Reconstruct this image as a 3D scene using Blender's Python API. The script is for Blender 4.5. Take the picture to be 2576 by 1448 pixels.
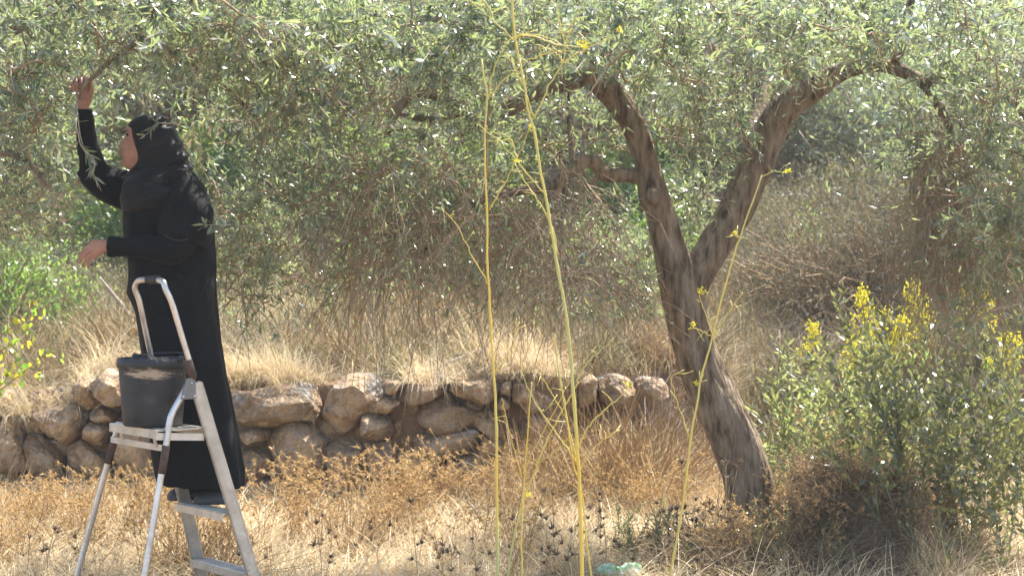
import bpy, math, random
import numpy as np
from mathutils import Vector, Matrix, noise as mnoise

for o in list(bpy.data.objects):
    bpy.data.objects.remove(o)
SC = bpy.context.scene
COL = SC.collection
R = math.radians
rng = np.random.default_rng(7)
random.seed(7)

# ------------------------------------------------------------------ camera, sky, sun, exposure
F, CX, HY, CZ = 4348.0, 1288.0, 679.0, 1.5          # focal length in photo units, horizon row, eye height
cam = bpy.data.cameras.new('camera')
cam.sensor_width = 36.0
cam.lens = 36.0 * F / 2576.0
cam.shift_y = -45.0 / 2576.0
cam.clip_start, cam.clip_end = 0.1, 500.0
cam.dof.use_dof = True
cam.dof.focus_distance = 7.9
cam.dof.aperture_fstop = 4.5
camo = bpy.data.objects.new('camera', cam)
camo.location = (0, 0, CZ)
camo.rotation_euler = (R(90), 0, 0)
COL.objects.link(camo)
SC.camera = camo

SUN_DIR = Vector((0.42, 0.50, 1.0)).normalized()     # towards the sun: high, behind the tree, a little to the right
elev = math.asin(SUN_DIR.z)
azim = math.atan2(SUN_DIR.x, SUN_DIR.y)
W = bpy.data.worlds.new('World')
SC.world = W
W.use_nodes = True
wn = W.node_tree.nodes
wl = W.node_tree.links
sky = wn.new('ShaderNodeTexSky')
sky.sky_type = 'NISHITA'
sky.sun_disc = False
sky.sun_elevation = elev
sky.sun_rotation = azim
sky.altitude = 500
sky.dust_density = 3.0
bg = wn['Background']
bg.inputs['Strength'].default_value = 0.15
wl.new(sky.outputs[0], bg.inputs['Color'])

sun = bpy.data.lights.new('sun', 'SUN')
sun.energy = 5.0
sun.angle = R(0.5)
sun.color = (1.0, 0.945, 0.86)
suno = bpy.data.objects.new('sun', sun)
suno.rotation_euler = SUN_DIR.to_track_quat('Z', 'Y').to_euler()
COL.objects.link(suno)

SC.view_settings.view_transform = 'Standard'
SC.view_settings.look = 'None'
SC.view_settings.gamma = 1.0
SC.view_settings.use_curve_mapping = False
SC.view_settings.exposure = 1.68
SC.render.engine = 'CYCLES'
cy = SC.cycles
cy.max_bounces = 8
cy.diffuse_bounces = 4
cy.transmission_bounces = 6
cy.transparent_max_bounces = 8
cy.sample_clamp_indirect = 6.0
cy.use_denoising = True
cy.caustics_reflective = False
cy.caustics_refractive = False

# ------------------------------------------------------------------ helpers
def P(px, py, d):
    return Vector(((px - CX) / F * d, d, CZ + (HY - py) / F * d))

def PN(a, d):                                        # many points at once
    a = np.asarray(a, float); d = np.asarray(d, float)
    return np.stack([(a[:, 0] - CX) / F * d, d * np.ones(len(a)), CZ + (HY - a[:, 1]) / F * d], 1)

def pix(V):
    return CX + F * V[:, 0] / V[:, 1], HY - F * (V[:, 2] - CZ) / V[:, 1]

def tag(o, label=None, cat=None, group=None, kind=None):
    if label: o['label'] = label
    if cat: o['category'] = cat
    if group: o['group'] = group
    if kind: o['kind'] = kind
    return o

def empty(name, loc, label, cat, group=None):
    o = bpy.data.objects.new(name, None)
    o.empty_display_size = 0.1
    o.location = loc
    COL.objects.link(o)
    return tag(o, label, cat, group)

def np_mesh(name, V, faces, smooth=False):
    """faces: list of integer arrays, each (m, k)"""
    me = bpy.data.meshes.new(name)
    V = np.asarray(V, np.float32)
    faces = [np.asarray(f, np.int32) for f in faces if len(f)]
    me.vertices.add(len(V))
    me.vertices.foreach_set('co', V.ravel())
    nl = sum(f.size for f in faces); nf = sum(len(f) for f in faces)
    me.loops.add(nl); me.polygons.add(nf)
    me.loops.foreach_set('vertex_index', np.concatenate([f.ravel() for f in faces]))
    tot = np.concatenate([np.full(len(f), f.shape[1], np.int32) for f in faces])
    st = np.concatenate([[0], np.cumsum(tot)[:-1]]).astype(np.int32)
    me.polygons.foreach_set('loop_start', st)
    me.polygons.foreach_set('loop_total', tot)
    me.polygons.foreach_set('use_smooth', np.full(nf, smooth, bool))
    me.update(calc_edges=True)
    return me

def link(name, me, mat=None, parent=None, loc=None):
    o = bpy.data.objects.new(name, me)
    if mat is not None:
        for m in (mat if isinstance(mat, (list, tuple)) else [mat]):
            me.materials.append(m)
    COL.objects.link(o)
    if parent is not None:
        o.parent = parent
        if loc is None:                              # mesh given in world coordinates
            o.matrix_parent_inverse = Matrix.Translation(-parent.location)
    if loc is not None:
        o.location = loc
    return o

class MB:
    """collects shapes into one mesh"""
    def __init__(s): s.V = []; s.n = 0; s.f = {}
    def add(s, V, faces):
        V = np.asarray(V, float)
        for f in faces:
            f = np.asarray(f, int)
            if len(f): s.f.setdefault(f.shape[1], []).append(f + s.n)
        s.V.append(V); s.n += len(V)
    def arrays(s):
        return np.concatenate(s.V), [np.concatenate(v) for v in s.f.values()]
    def mesh(s, name, smooth=False):
        return np_mesh(name, *s.arrays(), smooth=smooth)
    def build(s, name, mat, parent=None, smooth=False, loc=None):
        return link(name, s.mesh(name, smooth), mat, parent, loc)

def catmull(pts, n):
    """pts (k, c) -> n points on a smooth curve, even in arc length"""
    p = np.asarray(pts, float)
    if len(p) < 3:
        t = np.linspace(0, 1, n)[:, None]
        return p[0] * (1 - t) + p[-1] * t
    q = np.concatenate([[2 * p[0] - p[1]], p, [2 * p[-1] - p[-2]]])
    out = []
    for i in range(1, len(q) - 2):
        t = np.linspace(0, 1, 16, endpoint=False)[:, None]
        a, b, c, d = q[i - 1], q[i], q[i + 1], q[i + 2]
        out.append(0.5 * (2 * b + (c - a) * t + (2 * a - 5 * b + 4 * c - d) * t ** 2 + (3 * b - a - 3 * c + d) * t ** 3))
    out = np.concatenate(out + [p[-1:]])
    L = np.concatenate([[0], np.cumsum(np.linalg.norm(np.diff(out[:, :3], axis=0), axis=1))])
    s = np.linspace(0, L[-1], n)
    return np.stack([np.interp(s, L, out[:, k]) for k in range(out.shape[1])], 1)

def frames(p):
    t = np.gradient(p, axis=0)
    t /= np.linalg.norm(t, axis=1)[:, None] + 1e-12
    ref = np.array([0, 0, 1.0]) if abs(t[0, 2]) < 0.9 else np.array([0, 1.0, 0])
    u = np.cross(ref, t[0]); u /= np.linalg.norm(u)
    U = []
    for k in range(len(p)):
        u = u - t[k] * np.dot(u, t[k]); u /= np.linalg.norm(u) + 1e-12
        U.append(u)
    U = np.array(U)
    return t, U, np.cross(t, U)

def tube(p, r, sides=8, cap=True, mod=None, ell=1.0):
    """p (k,3), r scalar or (k,); mod(k, angle)->radius factor"""
    p = np.asarray(p, float); k = len(p)
    r = np.broadcast_to(np.asarray(r, float), (k,))
    t, U, Wv = frames(p)
    th = np.arange(sides) * 2 * np.pi / sides
    rad = r[:, None] * np.ones(sides)[None]
    if mod is not None: rad = rad * mod
    V = p[:, None] + rad[..., None] * (np.cos(th)[None, :, None] * U[:, None] + ell * np.sin(th)[None, :, None] * Wv[:, None])
    V = V.reshape(-1, 3)
    i = np.arange(k - 1)[:, None] * sides; j = np.arange(sides)[None]; jn = (j + 1) % sides
    q = np.stack([i + j, i + jn, i + sides + jn, i + sides + j], -1).reshape(-1, 4)
    fs = [q]
    if cap:
        V = np.concatenate([V, p[:1], p[-1:]])
        a, b = k * sides, k * sides + 1
        jj = np.arange(sides); jm = (jj + 1) % sides
        fs.append(np.stack([np.full(sides, a), jm, jj], 1))
        e = (k - 1) * sides
        fs.append(np.stack([np.full(sides, b), e + jj, e + jm], 1))
    return V, fs

def tubes_batch(p, r, sides=3):
    """p (n,k,3), r (n,k): many thin tubes"""
    n, k, _ = p.shape
    t = np.gradient(p, axis=1)
    t /= np.linalg.norm(t, axis=2, keepdims=True) + 1e-12
    ref = np.tile(np.array([0.3, 0.9, 0.2]), (n, k, 1))
    U = np.cross(t, ref); U /= np.linalg.norm(U, axis=2, keepdims=True) + 1e-9
    Wv = np.cross(t, U)
    th = np.arange(sides) * 2 * np.pi / sides
    V = p[:, :, None] + r[:, :, None, None] * (np.cos(th)[None, None, :, None] * U[:, :, None] + np.sin(th)[None, None, :, None] * Wv[:, :, None])
    V = V.reshape(-1, 3)
    b = (np.arange(n) * k * sides)[:, None, None]; i = (np.arange(k - 1) * sides)[None, :, None]; j = np.arange(sides)[None, None]; jn = (j + 1) % sides
    q = np.stack([b + i + j, b + i + jn, b + i + sides + jn, b + i + sides + j], -1).reshape(-1, 4)
    return V, [q]

def unit(a):
    return a / (np.linalg.norm(a, axis=-1, keepdims=True) + 1e-12)

def leaf_batch(pos, axis, nrm, L, Wd, bend=0.12, mid=(0.32, 0.72)):
    """lanceolate leaves: 6 verts, 2 tris + 1 quad each"""
    n = len(pos)
    axis = unit(axis)
    side = unit(np.cross(axis, nrm)); up = np.cross(side, axis)
    L = np.broadcast_to(L, (n,))[:, None]; Wd = np.broadcast_to(Wd, (n,))[:, None]
    t1, t2 = mid
    def at(t, s):
        return pos + axis * L * t + side * Wd * s + up * (-bend * L * t * t)
    V = np.stack([at(0, 0), at(t1, -.5), at(t1, .5), at(t2, -.42), at(t2, .42), at(1, 0)], 1).reshape(-1, 3)
    b = (np.arange(n) * 6)[:, None]
    tri = np.concatenate([b + [0, 2, 1], b + [3, 4, 5]])
    quad = b + [1, 2, 4, 3]
    return V, [tri, quad]

def blades(base, heading, lean, L, Wd, curve, nseg=3):
    """grass: tapered ribbons that start at base, lean by 'lean' and droop by 'curve'"""
    n = len(base)
    h = np.stack([np.cos(heading), np.sin(heading), np.zeros(n)], 1)
    s = np.stack([-np.sin(heading + 0.7), np.cos(heading + 0.7), np.zeros(n)], 1)
    rows = []
    p = base.copy()
    a = lean.copy()
    for k in range(nseg + 1):
        w = Wd * (1 - k / nseg) * 0.5
        if k < nseg:
            rows += [p - s * w[:, None], p + s * w[:, None]]
        else:
            rows += [p]
        st = (L / nseg)[:, None]
        p = p + st * (np.sin(a)[:, None] * h + np.cos(a)[:, None] * np.array([0, 0, 1.0]))
        a = a + curve / nseg
    V = np.stack(rows, 1)
    m = V.shape[1]
    b = (np.arange(n) * m)[:, None]
    quads = [b + [2 * k, 2 * k + 1, 2 * k + 3, 2 * k + 2] for k in range(nseg - 1)]
    tri = b + [2 * nseg - 2, 2 * nseg - 1, 2 * nseg]
    return V.reshape(-1, 3), [np.concatenate(quads), tri]

def box_beam(a, b, w, t, up):
    """box from a to b, width w along 'up' made square to the beam, thickness t"""
    a = np.array(a, float); b = np.array(b, float)
    ax = unit(b - a); s = unit(np.cross(ax, np.array(up, float))); u = np.cross(s, ax)
    V = []
    for p in (a, b):
        for (i, j) in ((-1, -1), (1, -1), (1, 1), (-1, 1)):
            V.append(p + u * w / 2 * i + s * t / 2 * j)
    return np.array(V), [np.array([[0, 3, 2, 1], [4, 5, 6, 7], [0, 1, 5, 4], [1, 2, 6, 5], [2, 3, 7, 6], [3, 0, 4, 7]])]

def loft(rings, cap=True):
    rings = np.asarray(rings, float)
    k, n, _ = rings.shape
    V = rings.reshape(-1, 3)
    i = np.arange(k - 1)[:, None] * n; j = np.arange(n)[None]; jn = (j + 1) % n
    q = np.stack([i + j, i + jn, i + n + jn, i + n + j], -1).reshape(-1, 4)
    fs = [q]
    if cap:
        V = np.concatenate([V, [rings[0].mean(0), rings[-1].mean(0)]])
        jj = np.arange(n); jm = (jj + 1) % n; e = (k - 1) * n
        fs += [np.stack([np.full(n, k * n), jm, jj], 1), np.stack([np.full(n, k * n + 1), e + jj, e + jm], 1)]
    return V, fs

def ball(c, r, nu=10, nv=7):
    c = np.array(c, float); r = np.broadcast_to(np.array(r, float), (3,))
    th = np.arange(nu) * 2 * np.pi / nu
    rows = []
    for v in np.linspace(0, np.pi, nv + 2)[1:-1]:
        rows.append(np.stack([c[0] + r[0] * np.sin(v) * np.cos(th), c[1] + r[1] * np.sin(v) * np.sin(th), np.full(nu, c[2] + r[2] * np.cos(v))], 1))
    return loft(rows[::-1])

def remesh(parts, voxel, smooth=2):
    """joins closed shapes into one continuous skin"""
    mb = MB()
    for V, fs in parts: mb.add(V, fs)
    me = mb.mesh('tmp')
    o = bpy.data.objects.new('tmp', me); COL.objects.link(o)
    m = o.modifiers.new('r', 'REMESH'); m.mode = 'VOXEL'; m.voxel_size = voxel; m.use_smooth_shade = True
    if smooth:
        s = o.modifiers.new('s', 'SMOOTH'); s.iterations = smooth; s.factor = 0.5
    dg = bpy.context.evaluated_depsgraph_get()
    out = bpy.data.meshes.new_from_object(o.evaluated_get(dg))
    bpy.data.objects.remove(o); bpy.data.meshes.remove(me)
    return out

# ------------------------------------------------------------------ materials
def new_mat(name):
    m = bpy.data.materials.new(name); m.use_nodes = True
    return m, m.node_tree.nodes, m.node_tree.links, m.node_tree.nodes['Principled BSDF']

def ramp(n, stops):
    r = n.new('ShaderNodeValToRGB')
    e = r.color_ramp.elements
    while len(e) < len(stops): e.new(0.5)
    for el, (p, c) in zip(e, stops):
        el.position = p; el.color = (*c, 1)
    return r

def noise_mat(name, stops, scale=8, detail=6, rough=0.85, spec=0.25, bump=0.4, bscale=None, stretch=(1, 1, 1), metal=0, sheen=0):
    m, n, l, b = new_mat(name)
    tc = n.new('ShaderNodeTexCoord'); mp = n.new('ShaderNodeMapping')
    mp.inputs['Scale'].default_value = stretch
    l.new(tc.outputs['Object'], mp.inputs[0])
    nz = n.new('ShaderNodeTexNoise'); nz.inputs['Scale'].default_value = scale; nz.inputs['Detail'].default_value = detail; nz.inputs['Roughness'].default_value = 0.62
    l.new(mp.outputs[0], nz.inputs['Vector'])
    r = ramp(n, stops); l.new(nz.outputs['Fac'], r.inputs[0]); l.new(r.outputs[0], b.inputs['Base Color'])
    b.inputs['Roughness'].default_value = rough
    b.inputs['Specular IOR Level'].default_value = spec
    b.inputs['Metallic'].default_value = metal
    if sheen: b.inputs['Sheen Weight'].default_value = sheen
    if bump:
        n2 = n.new('ShaderNodeTexNoise'); n2.inputs['Scale'].default_value = bscale or scale * 3; n2.inputs['Detail'].default_value = 8
        l.new(mp.outputs[0], n2.inputs['Vector'])
        bp = n.new('ShaderNodeBump'); bp.inputs['Strength'].default_value = bump; bp.inputs['Distance'].default_value = 0.02
        l.new(n2.outputs['Fac'], bp.inputs['Height']); l.new(bp.outputs[0], b.inputs['Normal'])
    return m

def leaf_mat(name, tops, unders, trans, fac=0.4, rough=0.4, spec=0.5):
    """thin leaf: upper and under side have their own colour, each leaf its own tint, light comes through"""
    m, n, l, b = new_mat(name)
    g = n.new('ShaderNodeNewGeometry'); oi = n.new('ShaderNodeObjectInfo')
    ad = n.new('ShaderNodeMath'); ad.operation = 'ADD'; l.new(g.outputs['Random Per Island'], ad.inputs[0]); l.new(oi.outputs['Random'], ad.inputs[1])
    fr = n.new('ShaderNodeMath'); fr.operation = 'FRACT'; l.new(ad.outputs[0], fr.inputs[0])
    k = len(tops)
    r1 = ramp(n, [(i / max(1, k - 1), c) for i, c in enumerate(tops)]); l.new(fr.outputs[0], r1.inputs[0])
    r2 = ramp(n, [(i / max(1, len(unders) - 1), c) for i, c in enumerate(unders)]); l.new(fr.outputs[0], r2.inputs[0])
    r3 = ramp(n, [(i / max(1, len(trans) - 1), c) for i, c in enumerate(trans)]); l.new(fr.outputs[0], r3.inputs[0])
    mx = n.new('ShaderNodeMix'); mx.data_type = 'RGBA'
    l.new(g.outputs['Backfacing'], mx.inputs[0]); l.new(r1.outputs[0], mx.inputs[6]); l.new(r2.outputs[0], mx.inputs[7])
    l.new(mx.outputs[2], b.inputs['Base Color'])
    b.inputs['Roughness'].default_value = rough
    b.inputs['Specular IOR Level'].default_value = spec
    tr = n.new('ShaderNodeBsdfTranslucent'); l.new(r3.outputs[0], tr.inputs['Color'])
    ms = n.new('ShaderNodeMixShader'); ms.inputs[0].default_value = fac
    l.new(b.outputs[0], ms.inputs[1]); l.new(tr.outputs[0], ms.inputs[2])
    l.new(ms.outputs[0], n['Material Output'].inputs[0])
    return m

M = {}
M['olive'] = leaf_mat('olive_leaf', [(.066, .096, .066), (.092, .118, .074), (.052, .084, .063)], [(.265, .315, .275), (.34, .375, .32)], [(.26, .36, .13), (.40, .45, .16), (.20, .30, .13)], 0.40, 0.28, 0.75)
M['green'] = leaf_mat('green_leaf', [(.07, .13, .035), (.10, .17, .05), (.05, .10, .03)], [(.12, .18, .08), (.14, .2, .09)], [(.25, .40, .06), (.32, .45, .10)], 0.45, 0.35, 0.5)
M['dull'] = leaf_mat('dull_leaf', [(.11, .115, .06), (.14, .14, .075), (.09, .10, .055)], [(.15, .15, .09), (.17, .17, .11)], [(.25, .24, .10), (.3, .28, .12)], 0.35, 0.5, 0.3)
M['mastic'] = leaf_mat('mastic_leaf', [(.044, .062, .030), (.062, .080, .038), (.034, .050, .027)], [(.12, .14, .085), (.15, .165, .10)], [(.27, .30, .08), (.36, .36, .11)], 0.32, 0.24, 0.8)
M['sucker_sunlit'] = leaf_mat('sucker_leaf_sunlit', [(.070, .095, .050), (.09, .115, .06), (.055, .08, .042)], [(.19, .22, .15), (.23, .25, .17)], [(.34, .40, .12), (.42, .45, .15)], 0.42, 0.26, 0.75)  # olive sucker leaves, tinted paler so the shrub looks sunlit
M['thorn'] = leaf_mat('thorn_leaf', [(.11, .095, .06), (.09, .09, .055), (.14, .11, .065)], [(.12, .105, .068), (.14, .12, .075)], [(.2, .17, .085), (.22, .175, .085)], 0.3, 0.6, 0.2)
M['vine'] = leaf_mat('vine_leaf', [(.10, .22, .04), (.12, .26, .05), (.5, .40, .04), (.10, .2, .05)], [(.14, .22, .08), (.5, .4, .08)], [(.25, .5, .05), (.3, .5, .05), (.8, .6, .04), (.3, .45, .05)], 0.5, 0.4, 0.4)
M['straw'] = leaf_mat('straw', [(.54, .43, .26), (.64, .55, .37), (.44, .31, .16), (.70, .62, .45)], [(.54, .43, .26), (.66, .57, .39)], [(.6, .47, .26), (.68, .57, .36)], 0.35, 0.55, 0.3)
M['brown_grass'] = leaf_mat('brown_grass', [(.33, .235, .13), (.42, .31, .18), (.25, .17, .095)], [(.34, .25, .14), (.4, .3, .18)], [(.45, .3, .13), (.5, .36, .17)], 0.35, 0.6, 0.25)
M['grey_grass'] = leaf_mat('grey_grass', [(.22, .21, .12), (.30, .27, .15), (.20, .20, .13)], [(.24, .23, .14), (.3, .28, .18)], [(.34, .30, .14), (.4, .36, .18)], 0.35, 0.6, 0.25)
M['gold'] = leaf_mat('golden_spine', [(.43, .25, .095), (.52, .34, .14), (.32, .18, .065), (.57, .43, .22)], [(.42, .28, .13), (.48, .34, .17)], [(.50, .32, .13), (.56, .4, .18)], 0.35, 0.5, 0.3)
M['dark_head'] = leaf_mat('dark_seed_head', [(.12, .085, .055), (.18, .13, .08), (.09, .06, .04)], [(.12, .09, .06), (.16, .12, .08)], [(.14, .09, .05), (.16, .11, .06)], 0.2, 0.7, 0.2)
M['yellow'] = leaf_mat('yellow_petal', [(.66, .62, .04), (.74, .72, .08), (.5, .52, .05)], [(.7, .6, .05), (.75, .65, .06)], [(.8, .7, .04), (.8, .75, .08)], 0.4, 0.6, 0.2)
M['bark'] = noise_mat('olive_bark', [(.34, (.07, .05, .033)), (.47, (.175, .132, .09)), (.60, (.26, .205, .145)), (.74, (.35, .29, .22))], 26, 9, 0.95, 0.12, 1.0, 48, (1, 1, .22))
M['twig'] = noise_mat('twig_bark', [(.3, (.24, .17, .105)), (.7, (.40, .305, .20))], 20, 3, 0.85, 0.2, 0)
M['deadwood'] = noise_mat('dead_wood', [(.3, (.24, .19, .14)), (.7, (.48, .42, .33))], 18, 5, 0.9, 0.2, 0.4, 60, (1, 1, .3))
M['stem_gold'] = noise_mat('fennel_stem', [(.40, (.62, .45, .08)), (.52, (.54, .47, .12)), (.66, (.36, .40, .15))], 1.6, 2, 0.5, 0.4, 0.1, 60)
M['stem_green'] = noise_mat('green_stem', [(.3, (.16, .17, .07)), (.7, (.26, .25, .11))], 9, 2, 0.7, 0.3, 0)
M['stem_brown'] = noise_mat('dry_stem', [(.3, (.24, .16, .08)), (.7, (.40, .29, .16))], 9, 2, 0.8, 0.2, 0)
M['thorn_shaded'] = noise_mat('dead_thorn_shaded', [(.3, (.12, .08, .045)), (.7, (.24, .17, .10))], 12, 3, 0.85, 0.15, 0)  # dead stems, with the mound's shade worked into a darker tone
M['earth'] = noise_mat('dry_earth', [(.25, (.13, .085, .05)), (.5, (.24, .165, .10)), (.75, (.36, .27, .175))], 5, 9, 0.98, 0.1, 0.9, 30)
M['soil_and_shade'] = noise_mat('brown_soil_and_shade', [(.25, (.12, .08, .05)), (.5, (.2, .135, .085)), (.75, (.28, .2, .13))], 5, 8, 0.98, 0.1, 0.9, 30)  # bare cut soil; its dark tone also stands in for the mound's shade

def stone_mat():
    m, n, l, b = new_mat('limestone')
    tc = n.new('ShaderNodeTexCoord'); oi = n.new('ShaderNodeObjectInfo')
    nz = n.new('ShaderNodeTexNoise'); nz.inputs['Scale'].default_value = 4.5; nz.inputs['Detail'].default_value = 9; nz.inputs['Roughness'].default_value = 0.65
    l.new(tc.outputs['Object'], nz.inputs['Vector'])
    r = ramp(n, [(.30, (.19, .125, .075)), (.46, (.36, .25, .15)), (.60, (.45, .33, .21)), (.78, (.55, .44, .32))]); l.new(nz.outputs['Fac'], r.inputs[0])
    # grey lichen patches
    n2 = n.new('ShaderNodeTexNoise'); n2.inputs['Scale'].default_value = 2.6; n2.inputs['Detail'].default_value = 10; n2.inputs['Roughness'].default_value = 0.72
    ad = n.new('ShaderNodeVectorMath'); ad.operation = 'ADD'; ad.inputs[1].default_value = (7.3, 1.1, 4.2)
    l.new(tc.outputs['Object'], ad.inputs[0]); l.new(ad.outputs[0], n2.inputs['Vector'])
    r2 = ramp(n, [(.50, (0, 0, 0)), (.58, (1, 1, 1))]); l.new(n2.outputs['Fac'], r2.inputs[0])
    n3 = n.new('ShaderNodeTexNoise'); n3.inputs['Scale'].default_value = 22; n3.inputs['Detail'].default_value = 6
    l.new(tc.outputs['Object'], n3.inputs['Vector'])
    r3 = ramp(n, [(.35, (.13, .12, .105)), (.55, (.27, .25, .22)), (.7, (.46, .44, .4))]); l.new(n3.outputs['Fac'], r3.inputs[0])
    mx = n.new('ShaderNodeMix'); mx.data_type = 'RGBA'
    l.new(r2.outputs[0], mx.inputs[0]); l.new(r.outputs[0], mx.inputs[6]); l.new(r3.outputs[0], mx.inputs[7])
    hs = n.new('ShaderNodeHueSaturation'); l.new(mx.outputs[2], hs.inputs['Color'])
    mr = n.new('ShaderNodeMapRange'); mr.inputs[3].default_value = 0.8; mr.inputs[4].default_value = 1.15; l.new(oi.outputs['Random'], mr.inputs[0]); l.new(mr.outputs[0], hs.inputs['Value'])
    l.new(hs.outputs[0], b.inputs['Base Color'])
    b.inputs['Roughness'].default_value = 0.92; b.inputs['Specular IOR Level'].default_value = 0.2
    vo = n.new('ShaderNodeTexVoronoi'); vo.feature = 'DISTANCE_TO_EDGE'; vo.inputs['Scale'].default_value = 5.5
    wv = n.new('ShaderNodeVectorMath'); wv.operation = 'MULTIPLY_ADD'; wv.inputs[1].default_value = (.35, .35, .35)
    l.new(nz.outputs['Color'], wv.inputs[0]); l.new(tc.outputs['Object'], wv.inputs[2]); l.new(wv.outputs[0], vo.inputs['Vector'])
    cr = ramp(n, [(0.0, (0, 0, 0)), (.045, (1, 1, 1))]); l.new(vo.outputs['Distance'], cr.inputs[0])
    mu = n.new('ShaderNodeMath'); mu.operation = 'MULTIPLY_ADD'; mu.inputs[1].default_value = 0.10; l.new(cr.outputs[0], mu.inputs[0]); l.new(n3.outputs['Fac'], mu.inputs[2])
    ad2 = n.new('ShaderNodeMath'); ad2.operation = 'ADD'; l.new(mu.outputs[0], ad2.inputs[0]); l.new(nz.outputs['Fac'], ad2.inputs[1])
    bp = n.new('ShaderNodeBump'); bp.inputs['Strength'].default_value = 1.0; bp.inputs['Distance'].default_value = 0.055
    l.new(ad2.outputs[0], bp.inputs['Height']); l.new(bp.outputs[0], b.inputs['Normal'])
    return m
M['stone'] = stone_mat()

M['cloth'] = noise_mat('black_cloth', [(.3, (.0035, .0042, .0045)), (.7, (.006, .007, .0072))], 30, 4, 0.85, 0.12, 0.35, 9, sheen=0.02)
M['scarf'] = noise_mat('black_scarf', [(.3, (.0035, .0040, .0042)), (.7, (.006, .0065, .0067))], 40, 4, 0.6, 0.2, 0.3, 10, sheen=0.02)
def skin_mat():
    m, n, l, b = new_mat('skin')
    tc = n.new('ShaderNodeTexCoord'); nz = n.new('ShaderNodeTexNoise'); nz.inputs['Scale'].default_value = 22; nz.inputs['Detail'].default_value = 4
    l.new(tc.outputs['Object'], nz.inputs['Vector'])
    r = ramp(n, [(.3, (.30, .145, .095)), (.7, (.40, .205, .14))]); l.new(nz.outputs['Fac'], r.inputs[0]); l.new(r.outputs[0], b.inputs['Base Color'])
    b.inputs['Roughness'].default_value = 0.5; b.inputs['Subsurface Weight'].default_value = 0.12
    b.inputs['Subsurface Radius'].default_value = (0.012, 0.005, 0.003)
    return m
M['skin'] = skin_mat()
def plain(name, c, rough=0.5, metal=0, spec=0.5, bump=0, bscale=60):
    return noise_mat(name, [(.3, tuple(x * 0.88 for x in c)), (.7, tuple(min(1, x * 1.1) for x in c))], 12, 4, rough, spec, bump, bscale, metal=metal)
M['lips'] = plain('lips', (.25, .085, .07), .5)
M['eye_white'] = plain('eye_white', (.55, .5, .45), .25)
M['iris'] = plain('iris', (.012, .008, .006), .15)
M['brow'] = plain('eyebrow_hair', (.025, .016, .012), .8)
M['rubber'] = plain('black_rubber', (.022, .022, .022), .6, bump=.2)
M['croc'] = plain('dark_clog', (.035, .035, .034), .55, bump=.1)
M['hole'] = plain('clog_hole', (.005, .005, .005), .9)
M['alu'] = noise_mat('worn_aluminium', [(.3, (.42, .40, .37)), (.55, (.62, .60, .56)), (.75, (.70, .68, .64))], 16, 8, 0.36, 0.5, 0.15, 90, metal=0.75)
M['alu_dull'] = noise_mat('dull_aluminium', [(.3, (.36, .34, .30)), (.55, (.52, .50, .45)), (.75, (.62, .60, .55))], 10, 8, 0.42, 0.5, 0.15, 60, metal=0.7)
M['rust'] = noise_mat('rusty_sleeve', [(.3, (.05, .035, .03)), (.6, (.11, .065, .045)), (.8, (.22, .12, .07))], 30, 6, 0.75, 0.3, 0.3)
M['bracket'] = plain('grey_bracket', (.17, .165, .155), .5, bump=.15)

def bucket_mat():
    m, n, l, b = new_mat('worn_black_bucket')
    tc = n.new('ShaderNodeTexCoord'); sp = n.new('ShaderNodeSeparateXYZ'); l.new(tc.outputs['Object'], sp.inputs[0])
    mp = n.new('ShaderNodeMapping'); mp.inputs['Scale'].default_value = (9, 9, 42); l.new(tc.outputs['Object'], mp.inputs[0])
    nz = n.new('ShaderNodeTexNoise'); nz.inputs['Scale'].default_value = 1.0; nz.inputs['Detail'].default_value = 9; nz.inputs['Roughness'].default_value = 0.72; l.new(mp.outputs[0], nz.inputs['Vector'])
    # dried mud smear in a band under the rim, on the side that faces the path
    def band(src, c, w):
        s = n.new('ShaderNodeMath'); s.operation = 'SUBTRACT'; l.new(src, s.inputs[0]); s.inputs[1].default_value = c
        a = n.new('ShaderNodeMath'); a.operation = 'ABSOLUTE'; l.new(s.outputs[0], a.inputs[0])
        r = n.new('ShaderNodeMapRange'); r.inputs[1].default_value = 0; r.inputs[2].default_value = w; r.inputs[3].default_value = 1; r.inputs[4].default_value = 0; l.new(a.outputs[0], r.inputs[0])
        return r.outputs[0]
    bz = band(sp.outputs[2], 0.222, 0.042); bx = band(sp.outputs[0], 0.03, 0.19)
    mm = n.new('ShaderNodeMath'); mm.operation = 'MULTIPLY'; l.new(bz, mm.inputs[0]); l.new(bx, mm.inputs[1])
    aa = n.new('ShaderNodeMath'); aa.operation = 'MULTIPLY_ADD'; l.new(mm.outputs[0], aa.inputs[0]); aa.inputs[1].default_value = 0.33; l.new(nz.outputs['Fac'], aa.inputs[2])
    r = ramp(n, [(.63, (0, 0, 0)), (.74, (1, 1, 1))]); l.new(aa.outputs[0], r.inputs[0])
    n2 = n.new('ShaderNodeTexNoise'); n2.inputs['Scale'].default_value = 14; n2.inputs['Detail'].default_value = 10; l.new(tc.outputs['Object'], n2.inputs['Vector'])
    r2 = ramp(n, [(.35, (.014, .016, .017)), (.60, (.024, .026, .027)), (.80, (.07, .07, .065))]); l.new(n2.outputs['Fac'], r2.inputs[0])
    mx = n.new('ShaderNodeMix'); mx.data_type = 'RGBA'; l.new(r.outputs[0], mx.inputs[0]); l.new(r2.outputs[0], mx.inputs[6]); mx.inputs[7].default_value = (.36, .28, .19, 1)
    l.new(mx.outputs[2], b.inputs['Base Color']); b.inputs['Roughness'].default_value = 0.62
    return m
M['bucket'] = bucket_mat()

# ------------------------------------------------------------------ terrain
def sm(a, b, x):
    t = np.clip((x - a) / (b - a), 0, 1)
    return t * t * (3 - 2 * t)

def wall_y(x):
    return 11.32 + 0.5 * sm(0.1, 0.9, x) + 0.06 * np.sin(1.7 * x)

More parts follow.
